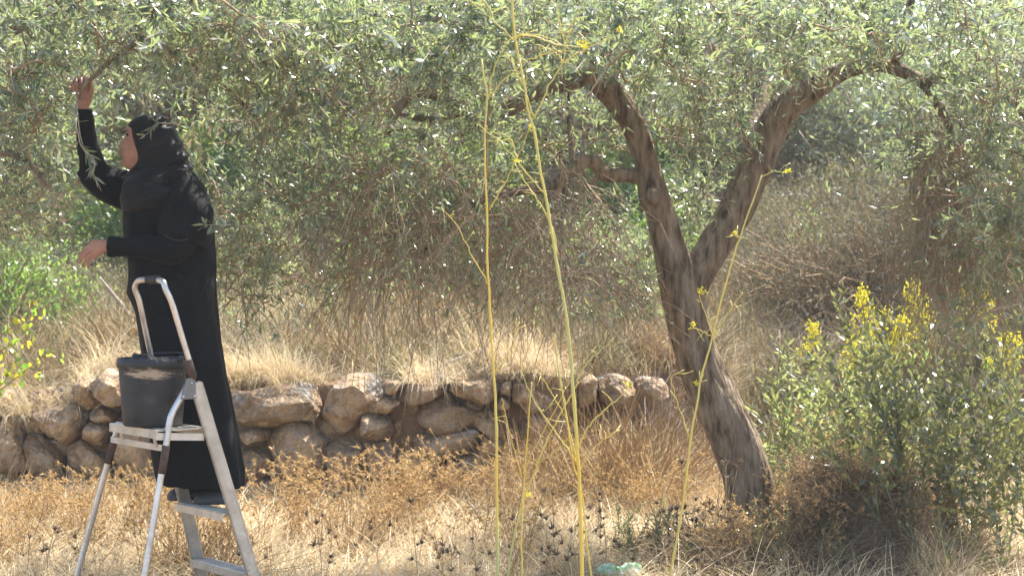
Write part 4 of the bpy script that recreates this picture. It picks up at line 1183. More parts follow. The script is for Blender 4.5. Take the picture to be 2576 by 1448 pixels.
# brown thorn tangle over the mound
def tangle(name, label, cx, cy, rx, ry, n, seed, L=(.15, .45), mat=None, group=None):
    r = np.random.default_rng(seed)
    x = cx + r.normal(0, rx, n); y = cy + r.normal(0, ry, n)
    b = np.stack([x, y, gz(x, y) - .01], 1)[:, None]
    t = np.linspace(0, 1, 5)[None, :, None]
    dv = unit(np.stack([r.normal(0, .8, n), r.normal(-.1, .6, n), r.normal(.4, .5, n)], 1))[:, None]
    LL = r.uniform(*L, n)[:, None, None]
    c = b + [0, 0, .03] + dv * LL * t - np.array([0, 0, .25]) * LL * t ** 2 + np.cumsum(r.normal(0, .014, (n, 5, 3)), 1) * t
    root = empty(name, (cx, cy, float(gz(cx, cy))), label, 'shrub', group)
    mb = MB(); mb.add(*tubes_batch(c, np.tile(np.linspace(.0022, .0009, 5), (n, 1)), 3))
    tag(mb.build('stems', mat or M['stem_brown'], root, False), kind='stuff')
    m = n * 5; k = r.integers(0, n, m); i = r.integers(1, 5, m)
    pos = c[k, i]; ax = unit(r.normal(0, 1, (m, 3)))
    V, fs = leaf_batch(pos, ax, unit(r.normal(0, 1, (m, 3))), r.uniform(.012, .03, m), .0035)
    tag(link('thorns', np_mesh('thorns', V, fs), M['thorn'] if mat is M['thorn_shaded'] else M['brown_grass'], root), kind='stuff')
tangle('thorn_tangle', 'brown tangle of dead thorny stems over the root mound', 1.74, 8.8, .34, .26, 1700, 61, (.10, .34), M['thorn_shaded'])
tangle('thorn_tangle', 'dead brown thorny stems round the foot of the trunk', 1.27, 8.6, .24, .15, 1700, 62, (.15, .5), M['thorn_shaded'])
tangle('thorn_tangle', 'pale tangled dead stems on the terrace right of the trunk', 2.15, 12.6, .55, .4, 340, 63, (.3, .8), M['deadwood'])
tangle('thorn_tangle', 'bleached tangled stems on the terrace right of the black robe', -1.75, 12.3, .4, .3, 260, 64, (.3, .75), M['deadwood'])
tangle('thorn_tangle', 'bleached tangled stems on the terrace left of the ladder', -3.0, 12.2, .4, .3, 260, 65, (.25, .6), M['deadwood'])

for k, (px, d) in enumerate([(620, 12.2), (760, 11.9), (900, 12.6), (1120, 12.2), (150, 12.8), (280, 12.1), (1480, 12.4), (1620, 12.9), (2000, 13.2), (2250, 13.4)]):
    tangle('thorn_tangle', 'bleached tangle of dead stems on the terrace', (px - CX) / F * d, d, .35, .3, 170, 400 + k, (.2, .6), M['deadwood'], 'dead stem tangles on the terrace')

# ------------------------------------------------------------------ dry grass tussocks and brush on the terrace
def tussock_mesh(seed, mat, n=190, spread=.07, L=(.18, .5), brush=False):
    r = np.random.default_rng(seed)
    b = np.stack([r.normal(0, spread, n), r.normal(0, spread, n), np.zeros(n)], 1)
    V, fs = blades(b, r.uniform(0, 6.28, n), r.uniform(.05, 1.1, n), r.uniform(*L, n), r.uniform(.004, .009, n), r.uniform(.3, 2.2, n), 4)
    mb = MB(); mb.add(V, fs)
    if brush:                                        # thin branching dead stems among the blades
        m = 70; t = np.linspace(0, 1, 5)[None, :, None]
        dv = unit(np.stack([r.normal(0, .7, m), r.normal(0, .7, m), np.abs(r.normal(.8, .4, m))], 1))[:, None]
        c = dv * r.uniform(.2, .55, m)[:, None, None] * t + np.cumsum(r.normal(0, .02, (m, 5, 3)), 1) * t
        mb.add(*tubes_batch(c, np.tile(np.linspace(.0035, .0015, 5), (m, 1)), 3))
    me = mb.mesh('tussock'); me.materials.append(mat); return me
TU = {'straw': [tussock_mesh(500 + k, M['straw']) for k in range(3)], 'brown': [tussock_mesh(510 + k, M['brown_grass'], brush=True) for k in range(4)],
      'grey': [tussock_mesh(520 + k, M['grey_grass'], 260, .09, (.14, .4), True) for k in range(4)]}
def tussock(x, y, s, kind, label, group):
    o = bpy.data.objects.new('grass_tussock', random.choice(TU[kind])); COL.objects.link(o)
    o.location = (x, y, float(gz(x, y)) - .02); o.scale = (s, s, s * random.uniform(.8, 1.2)); o.rotation_euler = (0, 0, random.uniform(0, 6.28))
    tag(o, label, 'grass tuft', group)
ru = random.Random(77)
KL = {'straw': 'pale dry grass tuft', 'brown': 'brown dry brushy tuft', 'grey': 'grey-green grass tuft'}
for k in range(185):
    px = ru.uniform(-60, 2640); d = ru.choice([ru.uniform(11.75, 13.2), ru.uniform(12, 17)])
    x = (px - CX) / F * d
    if d < wall_y(x) + .3: d = float(wall_y(x)) + ru.uniform(.3, .7)
    kd = ru.choice(['brown', 'brown', 'grey', 'grey', 'straw']); s_ = ru.uniform(.75, 1.35) * (1 if d < 13.2 else 1.3)
    tussock((px - CX) / F * d, d, s_, kd, KL[kd] + ' on the terrace', 'grass tufts on the terrace')
for k in range(70):
    px = ru.choice([ru.uniform(-40, 900), ru.uniform(1250, 1800), ru.uniform(2300, 2600)]); d = ru.uniform(8.2, 10.9)
    kd = ru.choice(['brown', 'straw', 'straw'])
    tussock((px - CX) / F * d, d, ru.uniform(.5, .9), kd, KL[kd] + ' in the field before the wall', 'grass tufts in the field')

for k in range(46):
    px = ru.uniform(1270, 1780); d = ru.uniform(10.6, 11.55)
    tussock((px - CX) / F * d, d, ru.uniform(1.0, 1.7) if px > 1320 else .8, ru.choice(['brown', 'brown', 'straw']), 'brown brushy tuft at the wall foot', 'brush tufts at the wall foot')
for k in range(34):
    px = ru.choice([ru.uniform(-40, 240), ru.uniform(600, 800), ru.uniform(1050, 1330)]); x = (px - CX) / F * 11.4; y = float(wall_y(x)) + ru.uniform(.12, .3)
    tussock((px - CX) / F * y, y, ru.uniform(.6, 1.0), 'straw', 'bleached grass tuft hanging over the wall head', 'grass tufts on the wall head')

# ------------------------------------------------------------------ fennel stalks
def umbel(r, c, ax, n=9, R=.05):
    ms, mf = MB(), []
    ax = unit(np.array(ax, float))
    for k in range(n):
        e = c + unit(ax + r.normal(0, .5, 3)) * R * r.uniform(.5, 1.1)
        ms.add(*tube(np.array([c, e]), .0009, 3, False))
        for q in range(5): mf.append(e + r.normal(0, .004, 3))
    mf = np.array(mf); m = len(mf)
    V, fs = leaf_batch(mf, unit(r.normal(0, 1, (m, 3)) + ax), unit(r.normal(0, 1, (m, 3))), r.uniform(.004, .007, m), .0035)
    ms.add(V, fs)
    return ms

def fennel(label, d, main, w0, w1, branches, umbels, seed):
    r = np.random.default_rng(seed)
    last = main[0]; prev = main[1]
    k = 0
    # carry the stem on down to the soil
    x0 = (last[0] - CX) / F * d; z0 = float(gz(x0, d)); pyg = HY + (CZ - z0) / d * F
    sl = (last[0] - prev[0]) / (last[1] - prev[1])
    main = [(last[0] + sl * (pyg - last[1]), pyg)] + main
    root = empty('fennel_stalk', P(main[0][0], pyg, d), label, 'plant', 'dried fennel stalks')
    c = catmull(np.array([[*P(x, y, d)] for x, y in main]), 70)
    c += np.cumsum(r.normal(0, .0012, c.shape), 0) * np.array([1, 1, 0])
    rad = np.linspace(w0 / 2 / F * d, w1 / 2 / F * d, 70)
    rad = rad * (1 + .22 * (np.arange(70) % 12 == 5))
    mb = MB(); mb.add(*tube(c, rad, 8)); mb.build('stem', M['stem_gold'], root, True)
    for bpts in branches:
        dd = d + r.uniform(-.05, .05)
        q = np.array([[*P(x, y, d + (dd - d) * i / len(bpts))] for i, (x, y) in enumerate(bpts)])
        q = catmull(q, 20); q[1:-1] += r.normal(0, .002, q[1:-1].shape)
        mb = MB(); mb.add(*tube(q, np.linspace(w1 * .42 / F * d, .0012, 20), 6)); mb.build('side_branch', M['stem_gold'], root, True)
        for s in range(3):
            i = r.integers(6, 19); e = q[i] + r.normal(0, .03, 3) + [0, 0, .02]
            mb = MB(); mb.add(*tube(np.array([q[i], (q[i] + e) / 2 + r.normal(0, .004, 3), e]), .0011, 4)); mb.build('twig', M['stem_gold'], root, True)
    for (x, y, s) in umbels:
        ms = umbel(r, np.array(P(x, y, d)), (r.normal(0, .3), 0, 1), 6, .028 * s); ms.build('umbel', M['yellow'], root)

fennel('tall dry fennel stalk nearest the woman, thin and straight', 6.4,
       [(1250, 1448), (1252, 1200), (1248, 1000), (1240, 870), (1232, 720), (1230, 540), (1226, 430), (1226, 330), (1232, 240), (1222, 190), (1217, 150)], 8.5, 3.8,
       [[(1231, 530), (1265, 470), (1300, 400), (1330, 330)], [(1231, 240), (1270, 200), (1330, 150), (1410, 130), (1470, 132)], [(1232, 720), (1190, 650), (1150, 570), (1110, 520)], [(1245, 940), (1290, 870), (1300, 800)], [(1230, 245), (1240, 180), (1290, 95), (1370, 92), (1430, 120)]],
       [(1472, 128, .9), (1332, 326, .5)], 71)
fennel('thickest tall yellow fennel stalk between the woman and the tree', 6.1,
       [(1465, 1448), (1462, 1250), (1455, 1100), (1445, 950), (1430, 800), (1410, 680), (1395, 590), (1380, 500), (1365, 430), (1350, 330), (1335, 280), (1320, 200), (1300, 100), (1290, 0), (1280, -80)], 10.5, 4.8,
       [[(1343, 300), (1380, 220), (1415, 155), (1420, 110), (1405, 40), (1390, -20)], [(1415, 158), (1470, 125), (1560, 88)], [(1298, 105), (1240, 50), (1180, 0), (1140, -30)], [(1376, 490), (1320, 430), (1270, 370), (1200, 310)], [(1405, 640), (1380, 550), (1310, 440), (1295, 410)], [(1462, 1235), (1440, 1150), (1420, 1010), (1400, 900)], [(1450, 960), (1480, 910), (1545, 850)], [(1458, 1120), (1490, 1060), (1580, 980)], [(1416, 155), (1390, 125), (1360, 118)], [(1300, 95), (1340, 90), (1400, 112), (1470, 122)], [(1345, 295), (1300, 180), (1260, 120)], [(1425, 110), (1440, 60), (1460, 10)], [(1240, 50), (1225, 10), (1190, -20)], [(1300, 400), (1285, 350), (1240, 330)], [(1462, 1180), (1400, 1090), (1340, 1000), (1310, 930)]],
       [(1470, 122, 1.1), (1562, 86, .8), (1580, 975, .7), (1300, 408, .4)], 72)
fennel('slim fennel stalk leaning right in front of the olive trunk', 6.7,
       [(1685, 1448), (1710, 1300), (1740, 1080), (1760, 960), (1790, 850), (1820, 740), (1860, 610), (1900, 500), (1920, 440)], 7, 3.5,
       [[(1795, 848), (1765, 832), (1745, 825)], [(1793, 850), (1775, 790), (1760, 742)], [(1866, 600), (1848, 592)], [(1918, 445), (1945, 432), (1978, 436)], [(1797, 845), (1830, 790), (1868, 735)], [(1765, 958), (1752, 968)], [(1735, 1100), (1700, 1000), (1690, 950), (1720, 930)]],
       [(1745, 826, .8), (1760, 738, .9), (1848, 590, .6), (1978, 436, .6), (1750, 968, .5)], 73)
fennel('thin fennel stalk between the two tallest ones', 6.6,
       [(1305, 1448), (1310, 1300), (1314, 1180), (1322, 1080), (1330, 960)], 5.5, 3,
       [[(1313, 1200), (1280, 1080), (1262, 1000)], [(1315, 1190), (1380, 1060), (1450, 930), (1500, 870)]], [(1330, 1248, .5)], 74)
fennel('thin fennel stalk close against the thickest stalk', 6.5,
       [(1490, 1448), (1475, 1330), (1452, 1180), (1425, 1040), (1405, 920), (1396, 840)], 5.5, 3,
       [[(1430, 1060), (1395, 1000), (1350, 930)], [(1452, 1190), (1500, 1120), (1560, 1080)]], [], 75)
fennel('thin slanting fennel stalk crossing the tall ones', 6.8,
       [(1270, 1448), (1300, 1300), (1345, 1170), (1400, 1050), (1450, 960)], 6, 3,
       [[(1345, 1170), (1400, 1130), (1440, 1090)]], [], 76)

# ------------------------------------------------------------------ broadleaf bramble at the left edge
def bramble():
    root = empty('bramble', (-2.95, 9.6, float(gz(-2.95, 9.6))), 'straggling bramble with bright green and yellow leaves at the left edge', 'plant')
    r = np.random.default_rng(81)
    stems = [[(-60, 1010), (0, 850), (60, 810), (135, 755)], [(-60, 1020), (0, 980), (60, 935), (130, 880)], [(-60, 1000), (-20, 900), (40, 860), (90, 830)], [(-60, 1010), (10, 960), (30, 900)]]
    n_l = 0
    lv, lf = leaf_batch(np.zeros((1, 3)), np.array([[1., 0, 0]]), np.array([[0, 0, 1.]]), np.array([1.0]), np.array([.6]), mid=(.3, .65))
    lme = np_mesh('leaf', lv, lf); lme.materials.append(M['vine'])
    for s in stems:
        c = catmull(np.array([[*P(x, y, 9.6 + .02 * i)] for i, (x, y) in enumerate(s)]), 20)
        c[0, 2] = min(c[0, 2], float(gz(c[0, 0], c[0, 1])))
        mb = MB(); mb.add(*tube(c, np.linspace(.005, .002, 20), 5)); mb.build('cane', M['stem_brown'], root, True)
        for k in range(34):
            q = c[r.integers(4, 20)] + r.normal(0, .035, 3)
            o = bpy.data.objects.new('leaf', lme); COL.objects.link(o); o.parent = root
            o.location = Vector(q) - root.location; o.rotation_euler = tuple(r.uniform(-1.6, 1.6, 2)) + (r.uniform(0, 6.28),)
            L = r.uniform(.03, .055); o.scale = (L, L, L)
    # canes reach the soil outside the frame
    g = np.array([-3.05, 9.6, float(gz(-3.05, 9.6))])
    mb = MB(); mb.add(*tube(catmull(np.array([g, g + [0.02, 0, .4], np.array(P(-60, 1005, 9.6))]), 12), .006, 5)); mb.build('cane', M['stem_brown'], root, True)
bramble()

# ------------------------------------------------------------------ sticks, litter
def stick(name, label, pts, d, w, mat, cat='stick'):
    c = catmull(np.array([[*P(x, y, d + .03 * i)] for i, (x, y) in enumerate(pts)]), 16)
    root_loc = c[0]
    mb = MB(); V, fs = bark_tube(c - root_loc, np.linspace(w, w * .55, 16) / 2 / F * d, 8, 5, .15); mb.add(V, fs)
    return tag(mb.build(name, mat, None, True, loc=root_loc), label, cat)
stick('fallen_branch', 'grey fallen branch lying on top of the stone wall', [(1010, 952), (1080, 930), (1140, 908), (1212, 878)], 11.55, 13, M['deadwood'], 'branch')
stick('dead_stick', 'broken pale-tipped stick poking up left of the ladder handle', [(345, 830), (310, 772), (280, 735), (250, 698)], 12.6, 13, M['deadwood'])
stick('dead_stick', 'short bent bleached twig standing among the golden thistles', [(1205, 1300), (1190, 1275), (1178, 1262)], 9.2, 7, M['deadwood'])
m_white = plain('white_chip', (.72, .68, .6), .8, bump=.3)
V, fs = ball((0, 0, 0), (.012, .01, .034), 9, 6); V += np.random.default_rng(2).normal(0, .002, V.shape)
tag(link('white_stone', np_mesh('white_stone', V, fs, True), m_white, loc=P(1213, 890, 11.5)), 'small white upright stone chip on the wall by the fallen branch', 'stone')

def plastic_bag():
    m, n, l, b = new_mat('green_plastic')
    tc = n.new('ShaderNodeTexCoord'); nz = n.new('ShaderNodeTexNoise'); nz.inputs['Scale'].default_value = 16; nz.inputs['Detail'].default_value = 3
    l.new(tc.outputs['Object'], nz.inputs['Vector']); r = ramp(n, [(.38, (.16, .56, .28)), (.50, (.50, .80, .60)), (.58, (.86, .92, .88))]); l.new(nz.outputs['Fac'], r.inputs[0]); l.new(r.outputs[0], b.inputs['Base Color'])
    b.inputs['Roughness'].default_value = .3
    tr = n.new('ShaderNodeBsdfTranslucent'); l.new(r.outputs[0], tr.inputs[0]); ms = n.new('ShaderNodeMixShader'); ms.inputs[0].default_value = .4
    l.new(b.outputs[0], ms.inputs[1]); l.new(tr.outputs[0], ms.inputs[2]); l.new(ms.outputs[0], n['Material Output'].inputs[0])
    d = 8.38; parts = []
    for (px, rx, rz) in ((1528, .058, .036), (1560, .04, .026), (1588, .048, .046)):
        c = P(px, 1448, d); parts.append(ball((c.x, d, float(gz(c.x, d)) + rz * .7), (rx, .05, rz), 24, 14))
    me = remesh(parts, .005, 3)
    o0 = P(1556, 1448, d); o0.z = float(gz(o0.x, d))
    for v in me.vertices:
        k = Vector(v.co); nn = mnoise.noise_vector(k * 26) * .012 + mnoise.noise_vector(k * 60) * .005
        v.co = k + nn - o0
    me.materials.append(m)
    tag(link('plastic_bag', me, None, loc=o0), 'crumpled pale green plastic bag lying in the straw', 'bag')
plastic_bag()

# ------------------------------------------------------------------ step ladder
LU = np.array([-.62, .78, 0]); LF = np.array([-.78, -.62, 0]); L0 = np.array([-1.106, 7.4, 0])
def LP(s, w, z): return L0 + LF * s + LU * w + np.array([0, 0, z])
def s_rail(z): return (z - .191) * .331
def w_far(z): return .50 - .165 * (z - .17)
def w_rear(z): return np.interp(z, [-.1, .165, .86, 1.05], [.66, .62, .46, .36])
ladder = empty('step_ladder', LP(.2, .25, -.09), 'worn aluminium step ladder under the woman in black', 'ladder')
gl = lambda p: float(gz(p[0], p[1]))
for side in (0, 1):
    wf = (lambda z: 0.0) if side == 0 else w_far
    wr = (lambda z: 0.0) if side == 0 else w_rear
    zb = gl(LP(-.09, .3 * side, 0)) + .02
    a = LP(s_rail(zb), wf(zb), zb); b_ = LP(s_rail(1.03), wf(1.03), 1.03)
    mb = MB(); mb.add(*box_beam(a, b_, .038, .018, LF))
    # rolled edges of the rail profile
    for e in (-1, 1):
        off = unit(LF) * .021 * e
        mb.add(*tube(np.array([a + off, b_ + off]), .0105, 8))
    mb.build('rail', M['alu_dull'], ladder)
    zr_ = gl(LP(.57, .6 * side, 0)) + .02
    pts = [LP(.305, wf(1.04), 1.04), LP(.335, wr(1.0), .99), LP(.3946, wr(.891), .891), LP(.4144, wr(.7755), .7755), LP(.513, wr(.247), .247), LP(.513 + (.247 - zr_) * .187, wr(zr_), zr_)]
    if side == 1: pts = [LP(.408, wr(.86), .835)] + pts[3:]
    mb = MB(); mb.add(*tube(catmull(np.array(pts), 40), .0135, 12)); mb.build('rear_leg', M['alu'], ladder, True)
    mb = MB(); q = LP(.4144, wr(.7755), .7755); q2 = LP(.4144 + .02, wr(.66), .66)
    mb.add(*tube(np.array([q, q2]), .0165, 12)); mb.build('sleeve', M['rust'], ladder, True)
    # plate that joins rail and rear leg
    c = LP(.312, wf(1.0) - .012 * (1 if side == 0 else -1), 1.0)
    mb = MB()
    tri = [(-.024, .05), (.014, .05), (.044, -.036), (-.030, -.036)]
    n_ = LU * .004
    Vb = np.array([c + LF * a_ + np.array([0, 0, b2]) + n_ * sg for sg in (-1, 1) for a_, b2 in tri])
    mb.add(Vb, [np.array([[0, 1, 2, 3], [7, 6, 5, 4], [0, 4, 5, 1], [1, 5, 6, 2], [2, 6, 7, 3], [3, 7, 4, 0]])])
    br_ = mb.build('bracket', M['bracket'], ladder)
    for (a_, b2) in ((.032, -.025), (-.020, -.025), (-.006, .03)):
        q = c + LF * a_ + np.array([0, 0, b2]) - LU * .005 * (1 if side == 0 else -1)
        mb = MB(); mb.add(*ball(q, .006, 8, 5)); bo = mb.build('bolt', M['alu'], None, True); bo.parent = br_; bo.matrix_parent_inverse = (br_.matrix_parent_inverse).inverted() if False else Matrix.Identity(4)
        bo.location = -ladder.location * 0
    q = LP(s_rail(1.07), wf(1.07), 1.045); q2 = LP(s_rail(1.15), wf(1.12), 1.125)
    mb = MB(); mb.add(*tube(np.array([q, q2]), .0185, 12)); mb.build('collar', M['rust'], ladder, True)
    for (pt, nm) in ((a, 'rail'), (pts[-1], 'leg')):
        mb = MB(); mb.add(*tube(np.array([pt + [0, 0, -.03], pt + [0, 0, .03]]), .022, 10)); mb.build('rubber_foot', M['rubber'], ladder, True)
# handle loop
H = []
for z in (1.06, 1.2, 1.36): H.append(LP(s_rail(z), .0, z))
zt = 1.457; st_ = s_rail(1.44)
for w, z in ((.006, 1.42), (.025, 1.448), (.06, zt), (.15, zt + .002), (.235, zt), (.268, 1.448), (.288, 1.42)): H.append(LP(st_, w, z))
for z in (1.36, 1.2, 1.06): H.append(LP(s_rail(z), w_far(z) * .5 + .145 if z > 1.3 else w_far(z), z))
mb = MB(); mb.add(*tube(catmull(np.array(H), 110), .0125, 12)); mb.build('handle_bar', M['alu'], ladder, True)
mb = MB(); gp = np.array([LP(st_, w, zt + .002) for w in np.linspace(.075, .165, 28)]); mb.add(*tube(gp, .0165 + .0018 * (np.arange(28) % 3 == 0), 12)); mb.build('grip', M['rubber'], ladder, True)
def tread(name, z, s0, s1, w0a, w0b, th, mat):
    """a step: top plate with turned-down front lip and ribs"""
    mb = MB()
    for (sa, sb, za, zb) in ((s0, s1, z - .006, z), (s0, s0 + .006, z - th, z - .006), (s1 - .006, s1, z - th, z - .006)):
        c = [LP(sa, 0.008, za), LP(sb, 0.008, za), LP(sb, w0b, za), LP(sa, w0a, za)]
        Vb = np.array(c + [q + [0, 0, zb - za] for q in c])
        mb.add(Vb, [np.array([[0, 3, 2, 1], [4, 5, 6, 7], [0, 1, 5, 4], [1, 2, 6, 5], [2, 3, 7, 6], [3, 0, 4, 7]])])
    o = mb.build(name, mat, ladder)
    for k in range(5):
        s = s0 + (s1 - s0) * (k + 1) / 6
        f = (k + 1) / 6
        rb = MB(); rb.add(*box_beam(LP(s, .012, z + .0015), LP(s, (w0a * (1 - f) + w0b * f) - .006, z + .0015), .004, .003, (0, 0, 1)))
        ro = rb.build('rib', mat, None); ro.parent = o
    return o
tread('step', .205, -.045, .045, w_far(.2) - .008, w_far(.2) - .008, .032, M['alu_dull'])
tread('step', .47, .055, .15, w_far(.5) - .008, w_far(.5) - .008, .032, M['alu_dull'])
tread('platform', .84, .225, .455, w_far(.82), w_rear(.86) - .01, .036, M['alu_dull'])
mb = MB(); mb.add(*box_beam(LP(.425, .0, .765), LP(.43, w_rear(.765), .765), .026, .008, (0, 0, 1))); mb.build('cross_bar', M['alu_dull'], ladder)
for w in (.06, .37):
    mb = MB(); mb.add(*box_beam(LP(.44, w, .81), LP(.428, w, .765), .02, .006, LU)); mb.build('brace', M['alu_dull'], ladder)
mb = MB(); mb.add(*box_beam(LP(.235, .01, .80), LP(.455, .01, .815), .03, .01, (0, 0, 1))); mb.build('brace', M['alu_dull'], ladder)
for o in ladder.children_recursive:                  # sub-parts were built in world coordinates too
    if o.parent is not ladder: o.matrix_parent_inverse = Matrix.Identity(4); 

# ------------------------------------------------------------------ bucket
def bucket():
    c = LP(.372, .205, .8435)
    prof = [(.0, .0), (.118, .0), (.124, .006), (.132, .10), (.142, .24), (.1425, .243), (.149, .245), (.151, .262), (.149, .282), (.144, .285), (.139, .28), (.137, .24), (.126, .10), (.118, .02), (.0, .018)]
    th = np.arange(48) * 2 * np.pi / 48
    rings = [np.stack([max(r_, .0005) * np.cos(th), max(r_, .0005) * np.sin(th), np.full(48, z)], 1) for r_, z in prof]
    V, fs = loft(rings)
    root = empty('bucket', tuple(c), 'dented black plastic bucket with a mud smear on the ladder platform', 'bucket')
    link('shell', np_mesh('shell', V, fs, True), M['bucket'], root, loc=(0, 0, 0))
    a = np.linspace(-.5, 2.3, 26)
    arc = np.stack([.150 * np.cos(a), .150 * np.sin(a), .288 + .012 * np.sin((a + .5) / 2.8 * np.pi)], 1)
    mb = MB(); mb.add(*tube(arc, .006, 8)); mb.build('handle', M['rubber'], root, True, loc=(0, 0, 0))
    for az in (-.5, 2.3):
        mb = MB(); mb.add(*ball((.150 * math.cos(az), .150 * math.sin(az), .283), (.014, .014, .018), 10, 6)); mb.build('lug', M['rubber'], root, True, loc=(0, 0, 0))
bucket()
# straw wisps caught on the bucket rim
rr = np.random.default_rng(91); c = LP(.372, .205, .8435)
mb = MB()
for k in range(9):
    a = np.array([c[0] + rr.uniform(.0, .08), c[1] - .14 + rr.uniform(-.01, .02), c[2] + .283])
    e = a + np.array([rr.normal(0, .03), rr.normal(-.01, .01), rr.uniform(-.03, .03)])
    mb.add(*tube(catmull(np.array([a - c, (a + e) / 2 + [0, 0, .012] - c, e - c]), 6), .0009, 3))
tag(mb.build('straw_wisp', M['deadwood'], None, False, loc=tuple(c)), 'thin wisps of straw caught on the bucket rim', 'straw')

# ------------------------------------------------------------------ the woman
DW = 7.72
def Q(px, py, dy=0.0): return np.array(P(px, py, DW + dy))
SX = DW / F
person = empty('person', Q(500, 1262), 'woman in black robe and headscarf standing on the ladder, one arm raised', 'person')

def ring(py, xl, xr, b, n=36, ex=1.0, dy=0.0, front=None, fold=None):
    cx = (xl + xr) / 2; a = (xr - xl) / 2
    th = np.arange(n) * 2 * np.pi / n
    c, s = np.cos(th), np.sin(th)
    x = cx - a * np.sign(c) * np.abs(c) ** ex
    y = -b * np.sign(s) * np.abs(s) ** ex + dy
    if front is not None:
        add, sg = front
        ang = np.minimum(th, 2 * np.pi - th)
        x = x - add * np.exp(-(ang / sg) ** 2)
    if fold is not None:
        amp, ph, nf = fold
        f = 1 + amp * (np.sin(nf * th + ph) + .6 * np.sin((nf * 1.7 // 1) * th + 2.1 * ph))
        x = cx + (x - cx) * f; y = dy + (y - dy) * f
    return np.stack([(x - CX) / F * DW, DW + y, np.full(n, CZ + (HY - py) / F * DW)], 1)

def interp_rings(tab, n):
    tab = np.array(tab, float)
    py = np.linspace(tab[0, 0], tab[-1, 0], n)
    return np.stack([py] + [np.interp(py, tab[:, 0], tab[:, k]) for k in range(1, tab.shape[1])], 1)

TURN = R(7)
def hturn(a):
    a = np.array(a, float); c = Q(375, 340); v = a - c
    ca, sa = math.cos(TURN), math.sin(TURN)
    return np.stack([c[0] + v[..., 0] * ca - v[..., 1] * sa, c[1] + v[..., 0] * sa + v[..., 1] * ca, a[..., 2]], -1)
def HQ(px, py, dy): return hturn(Q(px - 2, py, dy))
HEAD = [(294, 372, 0, .3, 392, .02), (297, 352, 0, .3, 408, .045), (303, 336, 0, .3, 420, .062), (312, 325, 0, .3, 427, .070), (322, 318, 0, .3, 430, .074), (330, 315, 0, .3, 431, .075), (335, 313.5, 0.5, .5, 431, .075),
        (341, 317, -.5, .25, 430, .074), (347, 316, 2.5, .2, 429, .073), (355, 314, 8.5, .2, 427, .072), (362, 312.5, 11.5, .2, 425, .071), (368, 312, 14.5, .23, 422, .069), (372, 311.5, 13.0, .25, 419, .068),
        (375, 310.5, 6, .2, 417, .067), (381, 309, 3.2, .3, 413, .066), (385, 308, 5.2, .36, 411, .065), (389, 310, 1.0, .36, 410, .064), (393, 309.5, 5.0, .36, 409, .063), (398, 311.5, .3, .35, 408, .061), (404, 310.5, 1.2, .4, 407, .058), (410, 309.5, 1.8, .4, 404, .055), (417, 311, 1, .3, 399, .051), (423, 316, 0, .3, 394, .046), (428, 326, 0, .3, 390, .042)]
rings = []
for (py, xf, add, sg, xb, hw) in interp_rings(HEAD, 90):
    rg = ring(py, xf, xb, hw, 56, .86, 0, (add, sg))
    th = np.arange(56) * 2 * np.pi / 56
    ang = np.minimum(th, 2 * np.pi - th)
    sock = 3.6 * math.exp(-((py - 341) / 4.2) ** 2) * np.exp(-((ang - .50) / .16) ** 2)      # eye sockets
    cheek = -1.6 * math.exp(-((py - 364) / 9) ** 2) * np.exp(-((ang - .62) / .3) ** 2)
    wing = -3.0 * math.exp(-((py - 370) / 2.6) ** 2) * np.exp(-((ang - .27) / .09) ** 2)     # nostril wings
    crease = 1.6 * math.exp(-((py - 378) / 6) ** 2) * np.exp(-((ang - .42) / .08) ** 2)
    rg[:, 0] += (sock + cheek + wing + crease) * SX
    rings.append(hturn(rg))
parts = [loft(rings)]
neck = [Q(375, 405), Q(390, 440), Q(412, 475), Q(425, 520)]
parts.append(tube(catmull(np.array(neck), 16), np.linspace(.052, .062, 16), 20))
torso = [(480, 375, 480, .13), (520, 350, 500, .16), (600, 345, 510, .14), (700, 355, 520, .15), (800, 375, 530, .15), (860, 395, 535, .13)]
parts.append(loft([ring(*t, 30, .9) for t in torso]))
# legs and feet inside the robe
for dy, xk, xa in ((-.075, 480, 515), (.075, 455, 470)):
    lg = np.array([[*Q(455, 840, dy), .085], [*Q(470, 960, dy), .062], [*Q(xk, 1030, dy), .052], [*Q(xk + 18, 1120, dy), .050], [*Q(xa + 12, 1225, dy), .034]])
    c = catmull(lg, 26); parts.append(tube(c[:, :3], c[:, 3], 18))
    ft = catmull(np.array([[*Q(xa + 22, 1238, dy), .024], [*Q(xa, 1243, dy), .025], [*Q(xa - 34, 1246, dy), .020]]), 12); parts.append(tube(ft[:, :3], ft[:, 3], 14))
# arms
def limb(pts, n=26, sides=18):
    c = catmull(np.array([[*Q(x, y, dy), r_] for x, y, dy, r_ in pts]), n)
    return tube(c[:, :3], c[:, 3], sides)
parts.append(limb([(430, 470, .12, .06), (330, 476, .14, .05), (250, 468, .12, .042), (226, 380, .08, .036), (214, 300, .04, .028), (211, 268, .03, .0265), (211, 250, .028, .030)]))
parts.append(limb([(470, 462, -.13, .06), (450, 550, -.2, .048), (425, 618, -.24, .042), (350, 619, -.25, .036), (290, 618, -.25, .028), (268, 618, -.25, .027)]))
